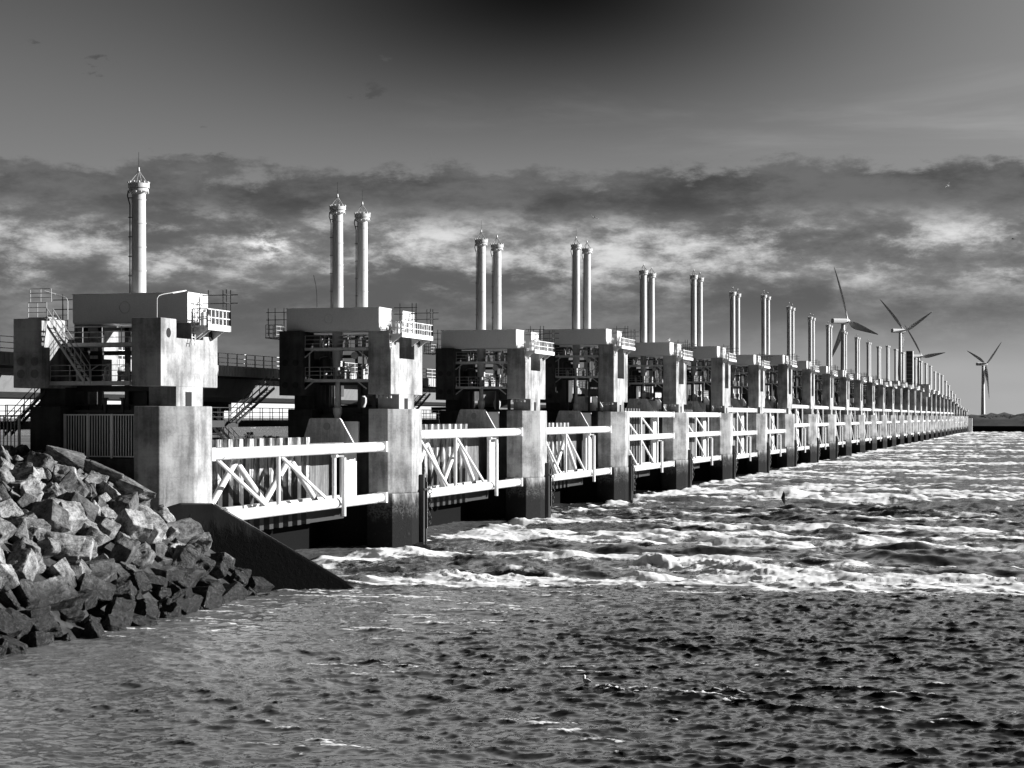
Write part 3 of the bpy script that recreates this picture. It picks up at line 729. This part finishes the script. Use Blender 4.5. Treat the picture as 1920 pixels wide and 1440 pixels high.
# sirens
hm = MB().lathe((0, 0, 0), [(.34, -.30), (.32, -.28), (.16, -.05), (.10, .2), (.14, .2), (.14, .45)], 18, 'y').mesh('horn', 'galvanised', 0, True)
bk = MB().box(-.04, .04, .0, .1, .12, .5).mesh('bracket', 'dark_steel')
for n in range(1, 6):
    s = thing('siren', f'round grey siren horn under the upper deck of the {ORD[n]} pier from the rock slope', 'siren', (-60.75, Y0+45*n-3.6, base(n)-2.3), 0, 'siren horns under the pier decks')
    part('horn', hm, s); part('bracket', bk, s)
# whip aerial
an = MB(ox=-65, oy=160, oz=22.08).path([(-65, 157.2, 22.08), (-65.02, 157.2, 23.4), (-65.12, 157.2, 24.4), (-65.35, 157.2, 25.3)], .03, 5).build('whip_aerial', 'dark_steel', loc=(-65, 160, 22.08))
tag(an, 'thin bent whip aerial on the box girder of the second pier', 'aerial')

# ------------------------------------------------------------------ nearest pier: fences, stairs, lamps
def stairs(name, label, p0, p1, width, rail_y, group=None, mat='galvanised', steps=14):
    """flight from p0 (top) to p1 (foot), treads spread along y by width"""
    o = thing(name, label, 'stairs', p1, 0, group); f = dict(ox=p1[0], oy=p1[1], oz=p1[2])
    p0, p1 = Vector(p0), Vector(p1)
    st = MB(**f)
    for yy in (0, width):
        a, b = p0+Vector((0, yy, 0)), p1+Vector((0, yy, 0))
        st.add([tuple(a+Vector((0, 0, .02))), tuple(b+Vector((0, 0, .02))), tuple(b-Vector((0, 0, .28))), tuple(a-Vector((0, 0, .28)))]+[tuple(q+Vector((0, .06, 0))) for q in (a+Vector((0, 0, .02)), b+Vector((0, 0, .02)), b-Vector((0, 0, .28)), a-Vector((0, 0, .28)))], [(0,1,2,3), (7,6,5,4), (0,4,5,1), (1,5,6,2), (2,6,7,3), (3,7,4,0)])
    st.build('stringer', mat, o)
    tr = MB(**f)
    for i in range(1, steps):
        q = p0.lerp(p1, i/steps); tr.box(q.x-.13, q.x+.13, q.y+.06, q.y+width, q.z-.06, q.z-.02)
    tr.build('treads', 'dark_steel', o)
    rl = MB(**f)
    for yy in (0, width):
        a, b = p0+Vector((0, yy, 0)), p1+Vector((0, yy, 0))
        for h in (.55, 1.05): rl.tube(a+Vector((0, 0, h)), b+Vector((0, 0, h)), .03, 5)
        for i in range(5):
            q = a.lerp(b, i/4); rl.tube(q, q+Vector((0, 0, 1.05)), .03, 5)
    rl.build('handrail', mat, o)
    return o
stairs('steel_stairs', 'grey steel stairs with handrails slanting down between the two heads of the nearest pier', (-64.85, 109.0, 18.35), (-62.0, 109.0, 14.5), .8, 0)
lp = thing('stair_landing', 'small railed landing above the stair on the inner head of the nearest pier', 'landing', (-66, 109.2, 18.4))
MB(ox=-66, oy=109.2, oz=18.4).box(-66.3, -64.8, 109.0, 110.2, 18.74, 18.80).box(-66.2, -66.1, 109.1, 109.2, 18.74, 18.79).build('deck_plate', 'plate_paint', lp)
MB(ox=-66, oy=109.2, oz=18.4).rail([(-66.3, 109.05, 18.8), (-64.9, 109.05, 18.8)], 1.0, .6).rail([(-66.6, 109.8, 19.9), (-65.0, 109.8, 19.9)], .9, .8).build('railing', 'galvanised', lp)

def lamp(label, x, y, z, dx, dy):
    o = thing('street_lamp', label, 'lamp', (x, y, z), 0, 'arm lamps on the nearest pier')
    MB().path([(0, 0, 0), (0, 0, 1.3), (dx*.06, dy*.06, 1.5), (dx*.2, dy*.2, 1.62), (dx*.55, dy*.55, 1.78)], .028, 8).build('pole', 'galvanised', o)
    a = Vector((dx*.5, dy*.5, 1.76)); b = Vector((dx, dy, 1.98)); MB().tube(a, b, .035, 8).tube(a.lerp(b, .05)-Vector((0, 0, .03)), a.lerp(b, .9)-Vector((0, 0, .03)), .055, 8, .03).build('lamp_head', 'white_paint', o)
lamp('arm lamp over the inner head of the nearest pier, reaching left above the stair', -64.3, 110.8, 18.7, -1.5, -.5)
lamp('arm lamp over the sea side head of the nearest pier, reaching right', -57.5, 110.8, 18.74, 1.1, 2.2)

def picket(name, label, x0, x1, y, z0, z1, panels, gap, cat='fence', group=None, mat='white_paint'):
    o = thing(name, label, cat, ((x0+x1)/2, y, z0), 0, group); k = dict(ox=(x0+x1)/2, oy=y, oz=z0)
    W = (x1-x0)/panels
    for i in range(panels):
        a, b = x0+W*i+.06, x0+W*(i+1)-.06; pn = MB(**k)
        pn.box(a, b, y-.03, y+.03, z1-.09, z1).box(a, b, y-.03, y+.03, z0+.08, z0+.16)
        m = int((b-a)/gap)
        for j in range(m+1):
            x = a+.04+(b-a-.08)*j/m; pn.box(x-.028, x+.028, y-.028, y+.028, z0+.16, z1-.09)
        pn.build('picket_panel', mat, o)
    for i in range(panels+1):
        x = x0+W*i; MB(**k).box(x-.06, x+.06, y-.06, y+.06, z0, z1+.02).build('post', mat, o)
    return o
picket('picket_fence', 'tall grey picket fence between the legs of the nearest pier, over the dark wall', -65.0, -59.55, 111.6, 9.16, 12.2, 3, .19)
picket('picket_fence', 'low bright picket fence left of the nearest pier above the rocks', -73.5, -68.55, 111.6, 9.16, 12.15, 3, .26, group=None)
gp = thing('railing', 'dark double rail with two flanged stubs above the fence of the nearest pier', 'railing', (-62, 112.6, 12.3))
MB(ox=-62, oy=112.6, oz=12.3).tube((-65.1, 112.6, 12.85), (-59.3, 112.6, 12.85), .03, 5).box(-65.1, -59.4, 112.5, 112.65, 12.3, 12.5).build('rail', 'dark_steel', gp)
for x in (-62.35, -61.0): MB(ox=-62, oy=112.6, oz=12.3).box(x-.09, x+.09, 112.4, 112.6, 12.3, 13.25).box(x-.18, x+.18, 112.35, 112.65, 13.25, 13.35).build('stub', 'dark_steel', gp)

# abutment wall, wing wall and rock slope ground
ab = MB(ox=-64, oy=111, oz=0).box(-75, -59.2, 111.38, 112.1, -12, 9.15)
tag(ab.build('retaining_wall', 'concrete_dark', loc=(-64, 111, 0)), 'dark concrete wall under the picket fence behind the boulders', 'wall')
A_, B_ = Vector((-57.9, 110.85, 0)), Vector((-46.1, 118.3, 0)); dv = (B_-A_).normalized(); nv = Vector((-dv.y, dv.x, 0))
def wing():
    prof = [(0, -3), (0, 5.5), (1.95, 6.05), (4.15, 6.0), (13.6, .25), (15.2, -.9), (15.2, -3)]
    vs = []; th = .75
    for off in (0, th):
        for s, z in prof:
            p = A_+dv*s+nv*off; vs.append((p.x, p.y, z+(.06 if off else 0)))
    n = len(prof); fs = [tuple(range(n)), tuple(range(2*n-1, n-1, -1))]+[(i, (i+1) % n, n+(i+1) % n, n+i) for i in range(n)]
    m = MB(ox=A_.x, oy=A_.y); m.add(vs, fs)
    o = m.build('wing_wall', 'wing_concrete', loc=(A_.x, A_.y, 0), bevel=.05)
    cp = []
    for off in (.02, th-.02):
        for s_, z in ((4.2, 6.0), (13.6, .27)):
            p = A_+dv*s_+nv*off; cp.append((p.x, p.y, z+.02+(.06 if off > .1 else 0)))
    MB(ox=A_.x, oy=A_.y).add(cp+[(x, y, z+.05) for x, y, z in cp], [(0, 1, 3, 2), (4, 6, 7, 5), (0, 4, 5, 1), (2, 3, 7, 6), (0, 2, 6, 4), (1, 5, 7, 3)]).build('lit_top_strip', 'cap_concrete', o)  # added pale strip, the light on the wall top put into colour
    tag(o, 'black sloping concrete wing wall running down into the water beside the boulders', 'wall')
wing()
# the fill behind the wing wall, between it and the pier
def slope_z(X, Y):
    pts = [(-110, 8.4), (-66, 8.4), (-63, 8.0), (-58.9, 6.2), (-56, 4.1), (-54, 2.5), (-52, .7), (-50.3, -.8), (-46, -3.5), (-40, -8)]
    X = X - (Y-112)*-.02
    for (a, za), (b, zb) in zip(pts, pts[1:]):
        if X <= b: return za+(zb-za)*max(0, (X-a))/(b-a)
    return -8
def bank():
    m = MB(); xs = np.linspace(-110, -42, 60); ys = np.linspace(-30, 110.7, 70); rg = random.Random(2)
    vs = [(x, y, slope_z(x, y)+rg.uniform(-.12, .12)) for y in ys for x in xs]; n = len(xs)
    fs = [(j*n+i, j*n+i+1, (j+1)*n+i+1, (j+1)*n+i) for j in range(len(ys)-1) for i in range(n-1)]
    m.add(vs, fs); m.build('embankment_ground', 'slope_fill', kind='structure')
    m = MB(); xs = np.linspace(-57.8, -46.0, 24)
    vs = []; fs = []
    for x in xs:
        t_ = (x-A_.x)/(B_.x-A_.x); yw = A_.y+(B_.y-A_.y)*t_+.05
        for y in (110.0, yw): vs.append((x, y, min(slope_z(x, y), 9)))
    for i in range(len(xs)-1): fs.append((2*i, 2*i+2, 2*i+3, 2*i+1))
    m.add(vs, fs); m.build('wall_toe_ground', 'slope_fill', kind='structure')
    MB().box(-110, -69, 111.6, 150, -12, 8.6).build('inner_ground', 'far_land', kind='structure')
bank()

# ------------------------------------------------------------------ boulders
def rock_mesh(seed):
    """broken quarry block: a hull of jittered box corners, edges knocked off, surface chipped"""
    from mathutils import noise as mn
    rg = random.Random(seed); bm = bmesh.new()
    ex = (1.0, rg.uniform(.7, .98), rg.uniform(.62, .92))
    P = []
    for sx in (-1, 1):
        for sy in (-1, 1):
            for sz in (-1, 1):
                P.append(Vector((sx*rg.uniform(.55, 1.0), sy*rg.uniform(.5, 1.0), sz*rg.uniform(.5, 1.0))))
    for i in range(rg.randint(1, 4)): P.append(Vector((rg.gauss(0, 1), rg.gauss(0, 1), rg.gauss(0, 1))).normalized()*rg.uniform(.9, 1.15))
    for p in P: bm.verts.new((p.x*ex[0], p.y*ex[1], p.z*ex[2]))
    r = bmesh.ops.convex_hull(bm, input=bm.verts[:])
    bmesh.ops.delete(bm, geom=[v for v in bm.verts if not v.link_faces], context='VERTS')
    bmesh.ops.dissolve_limit(bm, angle_limit=math.radians(14), verts=bm.verts[:], edges=bm.edges[:])
    bmesh.ops.bevel(bm, geom=bm.edges[:], offset=rg.uniform(.05, .10), segments=2, affect='EDGES', profile=.6)
    bmesh.ops.triangulate(bm, faces=bm.faces[:])
    for _ in range(4):
        lg = [e for e in bm.edges if e.calc_length() > .16]
        if not lg: break
        bmesh.ops.subdivide_edges(bm, edges=lg, cuts=1, use_grid_fill=False); bmesh.ops.triangulate(bm, faces=[f for f in bm.faces if len(f.verts) > 3])
    ph = [Vector((rg.uniform(-9, 9), rg.uniform(-9, 9), rg.uniform(-9, 9))) for _ in range(3)]
    bm.normal_update()
    for v in bm.verts:
        q = v.co*2.2+ph[0]; c = v.co
        d = mn.noise(q)*.07+mn.noise(c*6+ph[1])*.035+mn.noise(c*14+ph[2])*.014
        d -= .05*max(0, mn.noise(Vector((c.x*1.5, c.y*1.5, c.z*5))+ph[2]))
        v.co = c+v.normal*d
    for f in bm.faces: f.smooth = True
    for e in bm.edges:
        if len(e.link_faces) == 2 and e.calc_face_angle(0) > .55: e.smooth = False
    me = bpy.data.meshes.new('boulder'); bm.to_mesh(me); bm.free()
    me.materials.append(MATS['rock']); return me
RK = [rock_mesh(i) for i in range(16)]
TENS = ['', '', 'twenty', 'thirty', 'forty', 'fifty', 'sixty', 'seventy', 'eighty']
def ordinal(i):
    i += 1
    if i <= 16: return ORD[i-1]
    if i < 20: return {17: 'seventeenth', 18: 'eighteenth', 19: 'nineteenth'}[i]
    return TENS[i//10][:-1]+'ieth' if i % 10 == 0 else TENS[i//10]+'-'+ORD[i % 10-1]
def rocks():
    rg = random.Random(21); pts = []; g = dict()
    def ok(x, y, r):
        for (a, b, c_) in pts:
            if (a-x)**2+(b-y)**2 < ((r+c_)*.60)**2: return False
        return True
    def wall_y(x):
        if x < -58.9: return 111.2
        t_ = (x-A_.x)/(B_.x-A_.x); return A_.y+(B_.y-A_.y)*t_-.2
    tries = 0
    while len(pts) < 292 and tries < 60000:
        tries += 1
        x = rg.uniform(-68.5, -49.9); y = rg.uniform(74, 118.5); r = rg.choice((.6, .7, .85, .95, 1.1, 1.25))*rg.uniform(.9, 1.12)
        if y > wall_y(x)-r*.8: continue
        # only what can be seen from the water side
        if x < -63.5 and y < 92: continue
        if ok(x, y, r): pts.append((x, y, r))
    placed = []
    for k_, (x, y, r) in enumerate(pts):
        z = slope_z(x, y); v = rg.randrange(16)
        o = bpy.data.objects.new('boulder', RK[v]); C.objects.link(o)
        sx, sy, sz = r*rg.uniform(.9, 1.2), r*rg.uniform(.9, 1.15), r*rg.uniform(.85, 1.15)
        o.scale = (sx, sy, sz); o.location = (x, y, z+sz*.45)
        o.rotation_euler = (rg.uniform(-.8, .8), rg.uniform(-.3, 1.0), rg.uniform(0, 6.28)); placed.append((o, x, y, z, r))
    tiers = {}
    for q in placed: tiers.setdefault(max(0, min(7, int((q[3]+.8)/1.25))), []).append(q)
    names = ['at the waterline', 'in the second tier above the water', 'in the third tier up', 'in the fourth tier up', 'in the fifth tier up', 'in the sixth tier up', 'in the tier below the crest', 'along the crest of the slope']
    for k_, qs in tiers.items():
        qs.sort(key=lambda q: (CT*q[1]+ST*q[2])/(-ST*q[1]+CT*q[2]))
        for i, (o, x, y, z, r) in enumerate(qs):
            look = 'weedy wet' if z < 1.8 else 'damp dark' if z < 3.6 else 'dry grey'
            sz_ = 'large' if r > 1.15 else 'small' if r < .75 else 'middling'
            tag(o, f'{sz_} {look} boulder {names[k_]}, {ordinal(i)} from the left', 'boulder', 'boulders heaped on the rock slope')
    # a few slabs of their own
    for i, (x, y, z, s, rot, lab) in enumerate((
        (-60.6, 108.9, 8.35, (1.7, .9, .62), (.1, .35, .2), 'long pale slab tilted on the top boulders below the fence'),
        (-58.6, 109.3, 7.15, (1.75, .9, .62), (-.05, .42, -.1), 'big flat-topped slab jutting out against the nearest pier column'),
        (-57.4, 108.9, 5.3, (1.3, .8, .8), (.1, .75, .1), 'steeply tipped square slab just right of the nearest pier foot'),
        (-62.6, 107.6, 9.4, (1.6, 1.0, .6), (.0, .3, .5), 'broad striped boulder crowning the heap under the picket fence'),
        (-56.0, 106.6, 3.6, (1.2, .9, .8), (.2, .3, .2), 'rounded boulder shaped like an arch beside the wing wall'))):
        o = bpy.data.objects.new('boulder', RK[(i*5+3) % 16]); C.objects.link(o)
        o.location = (x, y, z); o.scale = s; o.rotation_euler = rot; tag(o, lab, 'boulder')
rocks()

# ------------------------------------------------------------------ road viaduct on the inner side
def viaduct():
    v = thing('road_viaduct', 'long concrete road bridge with railings running behind the piers', 'bridge', (-78, 90, 0)); k = dict(ox=-78, oy=90)
    y0, y1 = 60, Y0+45*(NP-1)+60
    MB(**k).prism([(-82.5, 13.5), (-75.2, 13.5), (-74.2, 13.9), (-73.4, 15.4), (-73.4, 15.62), (-84.2, 15.62), (-84.2, 15.4), (-83.4, 13.9)], y0, y1, 'y').build('box_girder', 'bridge_concrete', v)
    MB(**k).prism([(-86.0, 16.15), (-86.0, 16.5), (-71.7, 16.5), (-71.7, 16.15), (-73.2, 15.63), (-84.5, 15.63)], y0, y1, 'y').build('deck_slab', 'concrete_dark', v)
    f = MB(**k); y = y0
    while y < min(y1, 700):
        f.box(-71.62, -71.5, y, y+14.9, 15.75, 16.72)
        if y < 320:
            for j in range(24): f.box(-71.5, -71.45, y+.1+j*.62, y+.36+j*.62, 15.8, 16.68)
        y += 15
    f.box(-71.62, -71.5, y, y1, 15.75, 16.72)
    f.build('edge_panel', 'bridge_fascia', v)
    r = MB(**k); y = y0
    while y < 900:
        r.box(-71.75, -71.65, y, y+.08, 16.5, 17.85); y += 2.0 if y < 400 else 4.5
    for z in (17.0, 17.42, 17.85): r.tube((-71.7, y0, z), (-71.7, y1, z), .035, 5)
    r.build('railing', 'white_paint', v)
viaduct()
# low catwalk and stair flights between the inner columns
def catwalk():
    c = thing('catwalk', 'dark steel catwalk with railings running low behind the piers', 'catwalk', (-70, 111.6, 11)); k = dict(ox=-70, oy=111.6, oz=11)
    y0, y1 = 112.0, Y0+45*9
    MB(**k).box(-71.2, -69.9, y0, y1, 11.2, 11.5).box(-71.25, -71.1, y0, y1, 11.1, 11.7).box(-69.95, -69.8, y0, y1, 11.1, 11.7).build('walkway', 'dark_steel', c)
    MB(**k).rail([(-69.9, y0, 11.6), (-69.9, y1, 11.6)], 1.25, 2.3, .04, 3).build('railing', 'dark_steel', c)
    MB(**k).rail([(-71.2, y0, 11.6), (-71.2, y1, 11.6)], 1.25, 2.3, .04, 3).build('railing', 'dark_steel', c)
    for i in range(9):
        y = 134+45*i; m = MB(**k)
        for yy in (y, y+2.6): m.box(-70.9, -70.6, yy, yy+.35, -12, 11.2)
        m.build('trestle', 'dark_steel', c)
catwalk()
for n in range(1, 6):
    yb = Y0+45*n
    s = thing('access_stairs', f'steep dark steel stair rising from the catwalk beside the {ORD[n]} pier from the rock slope', 'stairs', (-69.2, yb-12, 11.5), 0, 'steep stairs up from the catwalk')
    m = MB(); 
    for x in (-.35, .35):
        m.tube((x, 0, 0), (x, 8.2, 3.2), .13, 4)
        for h in (.6, 1.1): m.tube((x, 0, h), (x, 8.2, 3.2+h), .035, 4)
        for i in range(6): m.tube((x, 8.2*i/5, 3.2*i/5), (x, 8.2*i/5, 3.2*i/5+1.1), .03, 4)
    m.build('flight', 'dark_steel', s)
    m = MB()
    for i in range(14): m.box(-.35, .35, 8.2*i/14-.1, 8.2*i/14+.12, 3.2*i/14, 3.2*i/14+.05)
    m.build('treads', 'dark_steel', s)
stairs('access_stairs', 'dark steel stair dropping to the left of the nearest pier under its inner head', (-66.8, 112.0, 13.9), (-70.0, 112.0, 10.9), .8, 0, None, 'dark_steel', 12)
stairs('ladder_stairs', 'white steel stair hanging below the catwalk behind the nearest gate', (-72.2, 150.0, 11.2), (-70.2, 150.0, 9.2), 1.2, 0, None, 'white_paint', 9)

# ------------------------------------------------------------------ dark tower on the barrier, far along the row
tw = thing('maintenance_tower', 'tall dark cladded tower rising between the far lifting cylinders', 'tower', (-60.7, 900, 24))
m = MB(); m.box(-1.9, 1.0, -1.6, 1.6, 0, 20.2); m.build('cladding', 'dark_steel', tw)
m = MB()
for i in range(10): m.box(-1.95, 1.05, -1.66, 1.66, 1.9*i+1.0, 1.9*i+1.12)
m.build('band', 'plate_paint', tw)
MB().box(1.06, 1.35, -1.6, 1.6, 0, 20.2).build('lit_panel', 'white_paint', tw)  # sunlit side of the tower put into white paint
wc = thing('work_cabin', 'boxy grey cabin hung on the sea side of the barrier just beyond the dark tower', 'cabin', (-57, 960, 22.5))
MB().box(-3.0, 2.0, -4, 4, 0, 6.2).build('wall', 'plate_paint', wc); MB().box(-3.2, 2.2, -4.2, 4.2, 6.2, 6.5).build('roof', 'dark_steel', wc)
MB().box(2.0, 2.06, -2.5, 2.5, 2.0, 4.0).build('window', 'black_recess', wc)

# ------------------------------------------------------------------ wind turbines
def turbine(label, x, y, hub, R, yaw, angs, rt=2.1):
    o = thing('wind_turbine', label, 'wind turbine', (x, y, 0), yaw, 'wind turbines beyond the barrier')
    MB().lathe((0, 0, 0), [(rt, 0), (rt*.78, hub*.5), (rt*.58, hub-1.6)], 20).build('tower', 'turbine_white', o, smooth=True)
    # rotor axis is local +x
    na = MB().prism([(-1.5, -1.7), (1.5, -1.7), (1.9, -.6), (1.9, .8), (1.3, 1.7), (-1.3, 1.7), (-1.9, .8), (-1.9, -.6)], -8.5, 2.6, 'x')
    ob = na.build('nacelle', 'turbine_white', o, bevel=.25, loc=(0, 0, hub))
    hb = MB().lathe((0, 0, 0), [(.4, 2.6), (1.5, 2.65), (1.6, 3.8), (1.3, 4.8), (.5, 5.4)], 16, 'x').build('hub', 'turbine_white', o, smooth=True, loc=(0, 0, hub))
    for a in angs:
        a = math.radians(a); vs = []; st = []
        for i in range(15):
            t_ = i/14; r = 1.2+(R-1.2)*t_
            ch = 1.0+2.4*math.sin(min(1, t_/.22)*math.pi/2) if t_ < .22 else 3.4*(1-(t_-.22)/.78)**.9+.35
            tk = (.9*(1-t_)**2+.10); tw_ = .45*(1-t_)
            bend = -.0022*R*(t_**2)*R*.9                       # blades bow back under load
            cx = 3.9+bend*.35
            for (u, w) in ((-.3, 0), (0, .5), (.7, 0), (0, -.5)):
                cu = u*ch*1.35; dx = w*tk*1.2
                px_, pt = cx+dx*math.cos(tw_)-cu*math.sin(tw_), cu*math.cos(tw_)+dx*math.sin(tw_)
                vs.append((px_, pt*-math.sin(a)+r*math.cos(a), pt*math.cos(a)+r*math.sin(a)))
        fs = [(i*4+j, i*4+(j+1) % 4, (i+1)*4+(j+1) % 4, (i+1)*4+j) for i in range(14) for j in range(4)]+[(3, 2, 1, 0), (56, 57, 58, 59)]
        MB().add(vs, fs).build('blade', 'turbine_white', o, smooth=True, loc=(0, 0, hub))
    return o
turbine('largest wind turbine, nearest one, one blade straight up behind the cylinders', -131, 1265, 78.5, 42, math.radians(37), (67, 195, -50), 2.3)
turbine('second wind turbine from the left, blades in a wide V over the dark tower', -119, 1633, 88.5, 47, math.radians(38), (40, 162, -79))
turbine('partly hidden wind turbine just right of the dark tower', -129, 2047, 79.5, 49, math.radians(36), (48, 177, -67))
turbine('wind turbine standing alone on the dune at the far right', -63, 2150, 73.0, 41, math.radians(35), (24, 143, -102), 2.6)

# ------------------------------------------------------------------ dune, shore and far land
def dune():
    rg = random.Random(4); from_ = []
    xs = np.linspace(-420, 420, 150); ys = np.linspace(1535, 2300, 60)
    t1 = Tile(900., 256, lambda kx, ky, kk: (kk**2+.0006)**-1.5, 31); t2 = Tile(160., 256, lambda kx, ky, kk: (kk**2+.01)**-1.3, 32)
    X, Y = np.meshgrid(xs, ys)
    prof = smooth01(Y, 1545+.18*(X+60), 1640+.2*(X+60))
    H = -2+prof*(9.5+5.0*np.exp(-((X+34)/42)**2)*np.exp(-((Y-1700)/120)**2)+2.2*t1.get(t1.h, X, Y)+1.2*t2.get(t2.h, X, Y)+3.5*np.exp(-((X-14)/25)**2))
    n = len(xs); vs = [(float(a), float(b), float(c_)) for a, b, c_ in zip(X.ravel(), Y.ravel(), H.ravel())]
    fs = [(j*n+i, j*n+i+1, (j+1)*n+i+1, (j+1)*n+i) for j in range(len(ys)-1) for i in range(n-1)]
    m = MB(); m.add(vs, fs); m.build('dune_ground', 'dune', kind='structure', smooth=True)
    q = MB().prism([(-80, -12), (60, -12), (60, 3.0), (-62, 3.4), (-80, 4)], 1532, 1548, 'y')
    MB().box(-95, 420, 1536, 1560, -12, 4.6).build('shore_dike', 'black_concrete', kind='structure')
dune()
o = MB(ox=-56, oy=1520).box(-57.5, -53, 1518, 1522, -12, 11.2).build('abutment_block', 'white_paint', loc=(-56, 1520, 0), bevel=.1)
tag(o, 'small bright block where the barrier meets the dune', 'abutment')
# scrub on the dune, one mass
def scrub(name, spots, seed, mat='foliage'):
    rg = random.Random(seed); m = MB()
    for (x, y, z, w, h) in spots:
        for i in range(70):
            a = rg.uniform(0, 6.28); rr = w*math.sqrt(rg.random()); zz = z+h*rg.random()*(1-(rr/w)**2*.8)
            cx, cy = x+rr*math.cos(a), y+rr*.6*math.sin(a); s = h*rg.uniform(.08, .2)
            p = [Vector((rg.gauss(0, 1), rg.gauss(0, 1), rg.gauss(0, 1))).normalized()*s for _ in range(4)]
            m.add([(cx+q.x, cy+q.y, zz+q.z) for q in p], [(0, 1, 2), (0, 2, 3), (0, 3, 1), (1, 3, 2)])
    o = m.build(name, mat); o['kind'] = 'stuff'; return o
rg = random.Random(8)
o = scrub('dune_scrub', [(rg.uniform(-90, 40), rg.uniform(1620, 1700), rg.uniform(8, 13), rg.uniform(5, 12), rg.uniform(2, 4)) for _ in range(60)], 3)
tag(o, 'low dark scrub covering the dune beyond the barrier', 'scrub')
def far_shore():
    xs = np.linspace(-420, -96, 90); m = MB(); rg = random.Random(6)
    MB().box(-900, -100, 236, 420, -12, 7.2).build('far_bank_ground', 'far_land', kind='structure')
far_shore()
def tree(x, y, z, h, w, seed, label):
    rg = random.Random(seed); o = thing('shrub_tree', label, 'tree', (x, y, z), 0, 'low trees on the bank behind the barrier')
    MB().tube((0, 0, 0), (.1, 0, h*.5), .14, 6, .07).tube((.1, 0, h*.4), (.5, .1, h*.75), .07, 5, .03).tube((.05, 0, h*.4), (-.4, .1, h*.7), .07, 5, .03).build('trunk', 'dark_steel', o)
    m = MB()
    for i in range(260):
        a = rg.uniform(0, 6.28); u = rg.random(); rr = w*math.sqrt(rg.random())*(1-u*.75); zz = h*(.25+.75*u)
        s = rg.uniform(.12, .3); cx, cy = rr*math.cos(a), rr*math.sin(a)
        p = [Vector((rg.gauss(0, 1), rg.gauss(0, 1), rg.gauss(0, 1))).normalized()*s for _ in range(3)]
        m.add([(cx+q.x, cy+q.y, zz+q.z) for q in p], [(0, 1, 2)])
    m.build('crown', 'foliage', o)
rg = random.Random(14)
for i in range(11):
    x = -126+3.1*i+rg.uniform(-.8, .8)
    tree(x, 246+rg.uniform(-3, 5), 7.2, rg.uniform(1.8, 3.0), rg.uniform(1.6, 2.6), i, f'{ORD[i]} low bushy tree from the left on the grey bank seen behind the nearest gate')

# ------------------------------------------------------------------ birds
def gull(label, loc, span, yaw, roll, mat, up=.35, group='gulls in the sky', cf=1.0):
    o = thing('gull', label, 'bird', loc, yaw, group); o.rotation_euler = (roll, 0, yaw)
    L = span*.42; m = MB()
    m.lathe((-L*.5, 0, 0), [(.01, 0), (L*.07, L*.12), (L*.12, L*.4), (L*.10, L*.65), (L*.06, L*.8), (L*.065, L*.9), (.01, L*1.05)], 10, 'x')
    for s in (-1, 1):
        pts = [(.05, 0, .02), (.10, s*.22, up*.5), (.0, s*.5, up*.55)]; ch = [.2*cf, .17*cf, .02]
        vs = []
        for (x, y, z), c_ in zip(pts, ch): vs += [(x*span, y*span, z*span*.4), ((x-c_)*span, y*span, z*span*.4), ((x-c_*.4)*span, y*span, z*span*.4+.02*span)]
        m.add(vs, [(0, 3, 5, 2), (2, 5, 4, 1), (1, 4, 3, 0), (3, 6, 8, 5), (5, 8, 7, 4), (4, 7, 6, 3), (0, 2, 1), (6, 7, 8)])
    m.build('body', mat, o, smooth=True)
    MB().lathe((L*.52, 0, 0), [(L*.03, 0), (.005, L*.16)], 6, 'x').build('beak', 'dark_steel', o)
gull('gull gliding high over the gap between the third and fourth cylinder pairs', (-52.1, 214, 36.3), 1.35, 2.6, .3, 'bird_white')
gull('gull flying in the sky at the upper right above the turbines', (-12.8, 267.2, 45.3), 1.5, .5, -.4, 'bird_white')
gull('small distant gull above the fifth cylinder pair', (-50.7, 401.9, 47.0), 1.4, 2.9, .2, 'bird_white')
gull('dark gull at the far right edge of the sky', (-4.3, 311.3, 41.6), 1.3, .2, .2, 'bird_dark')
gull('dark bird skimming low over the foam with its wings raised', (-33.0, 243, 1.1), 1.9, .3, 1.25, 'bird_dark', .5, None, 1.4)
def perched(label, loc, s, yaw, mat):
    o = thing('gull', label, 'bird', loc, yaw); m = MB()
    m.lathe((-.25*s, 0, .28*s), [(.01, 0), (.05*s, .1*s), (.11*s, .28*s), (.10*s, .42*s), (.04*s, .52*s)], 10, 'x')
    m.lathe((.22*s, 0, .30*s), [(.07*s, 0), (.06*s, .10*s), (.075*s, .17*s), (.03*s, .24*s)], 10)
    m.build('body', mat, o, smooth=True)
    MB().tube((.0, .03*s, 0), (.0, .03*s, .22*s), .012*s, 5).tube((.0, -.03*s, 0), (.0, -.03*s, .22*s), .012*s, 5).build('legs', 'dark_steel', o)
    MB().tube((.28*s, 0, .44*s), (.38*s, 0, .43*s), .015*s, 5, .004).build('beak', 'dark_steel', o)
perched('white gull perched on the box girder of the fifth pier', (-58.6, Y0+45*4-3.2, base(4)+2.09), 1.3, .6, 'bird_white')
perched('small white gull floating on the open water in the foreground', (-19.3, 78.0, -.02), 1.0, 2.6, 'bird_white')
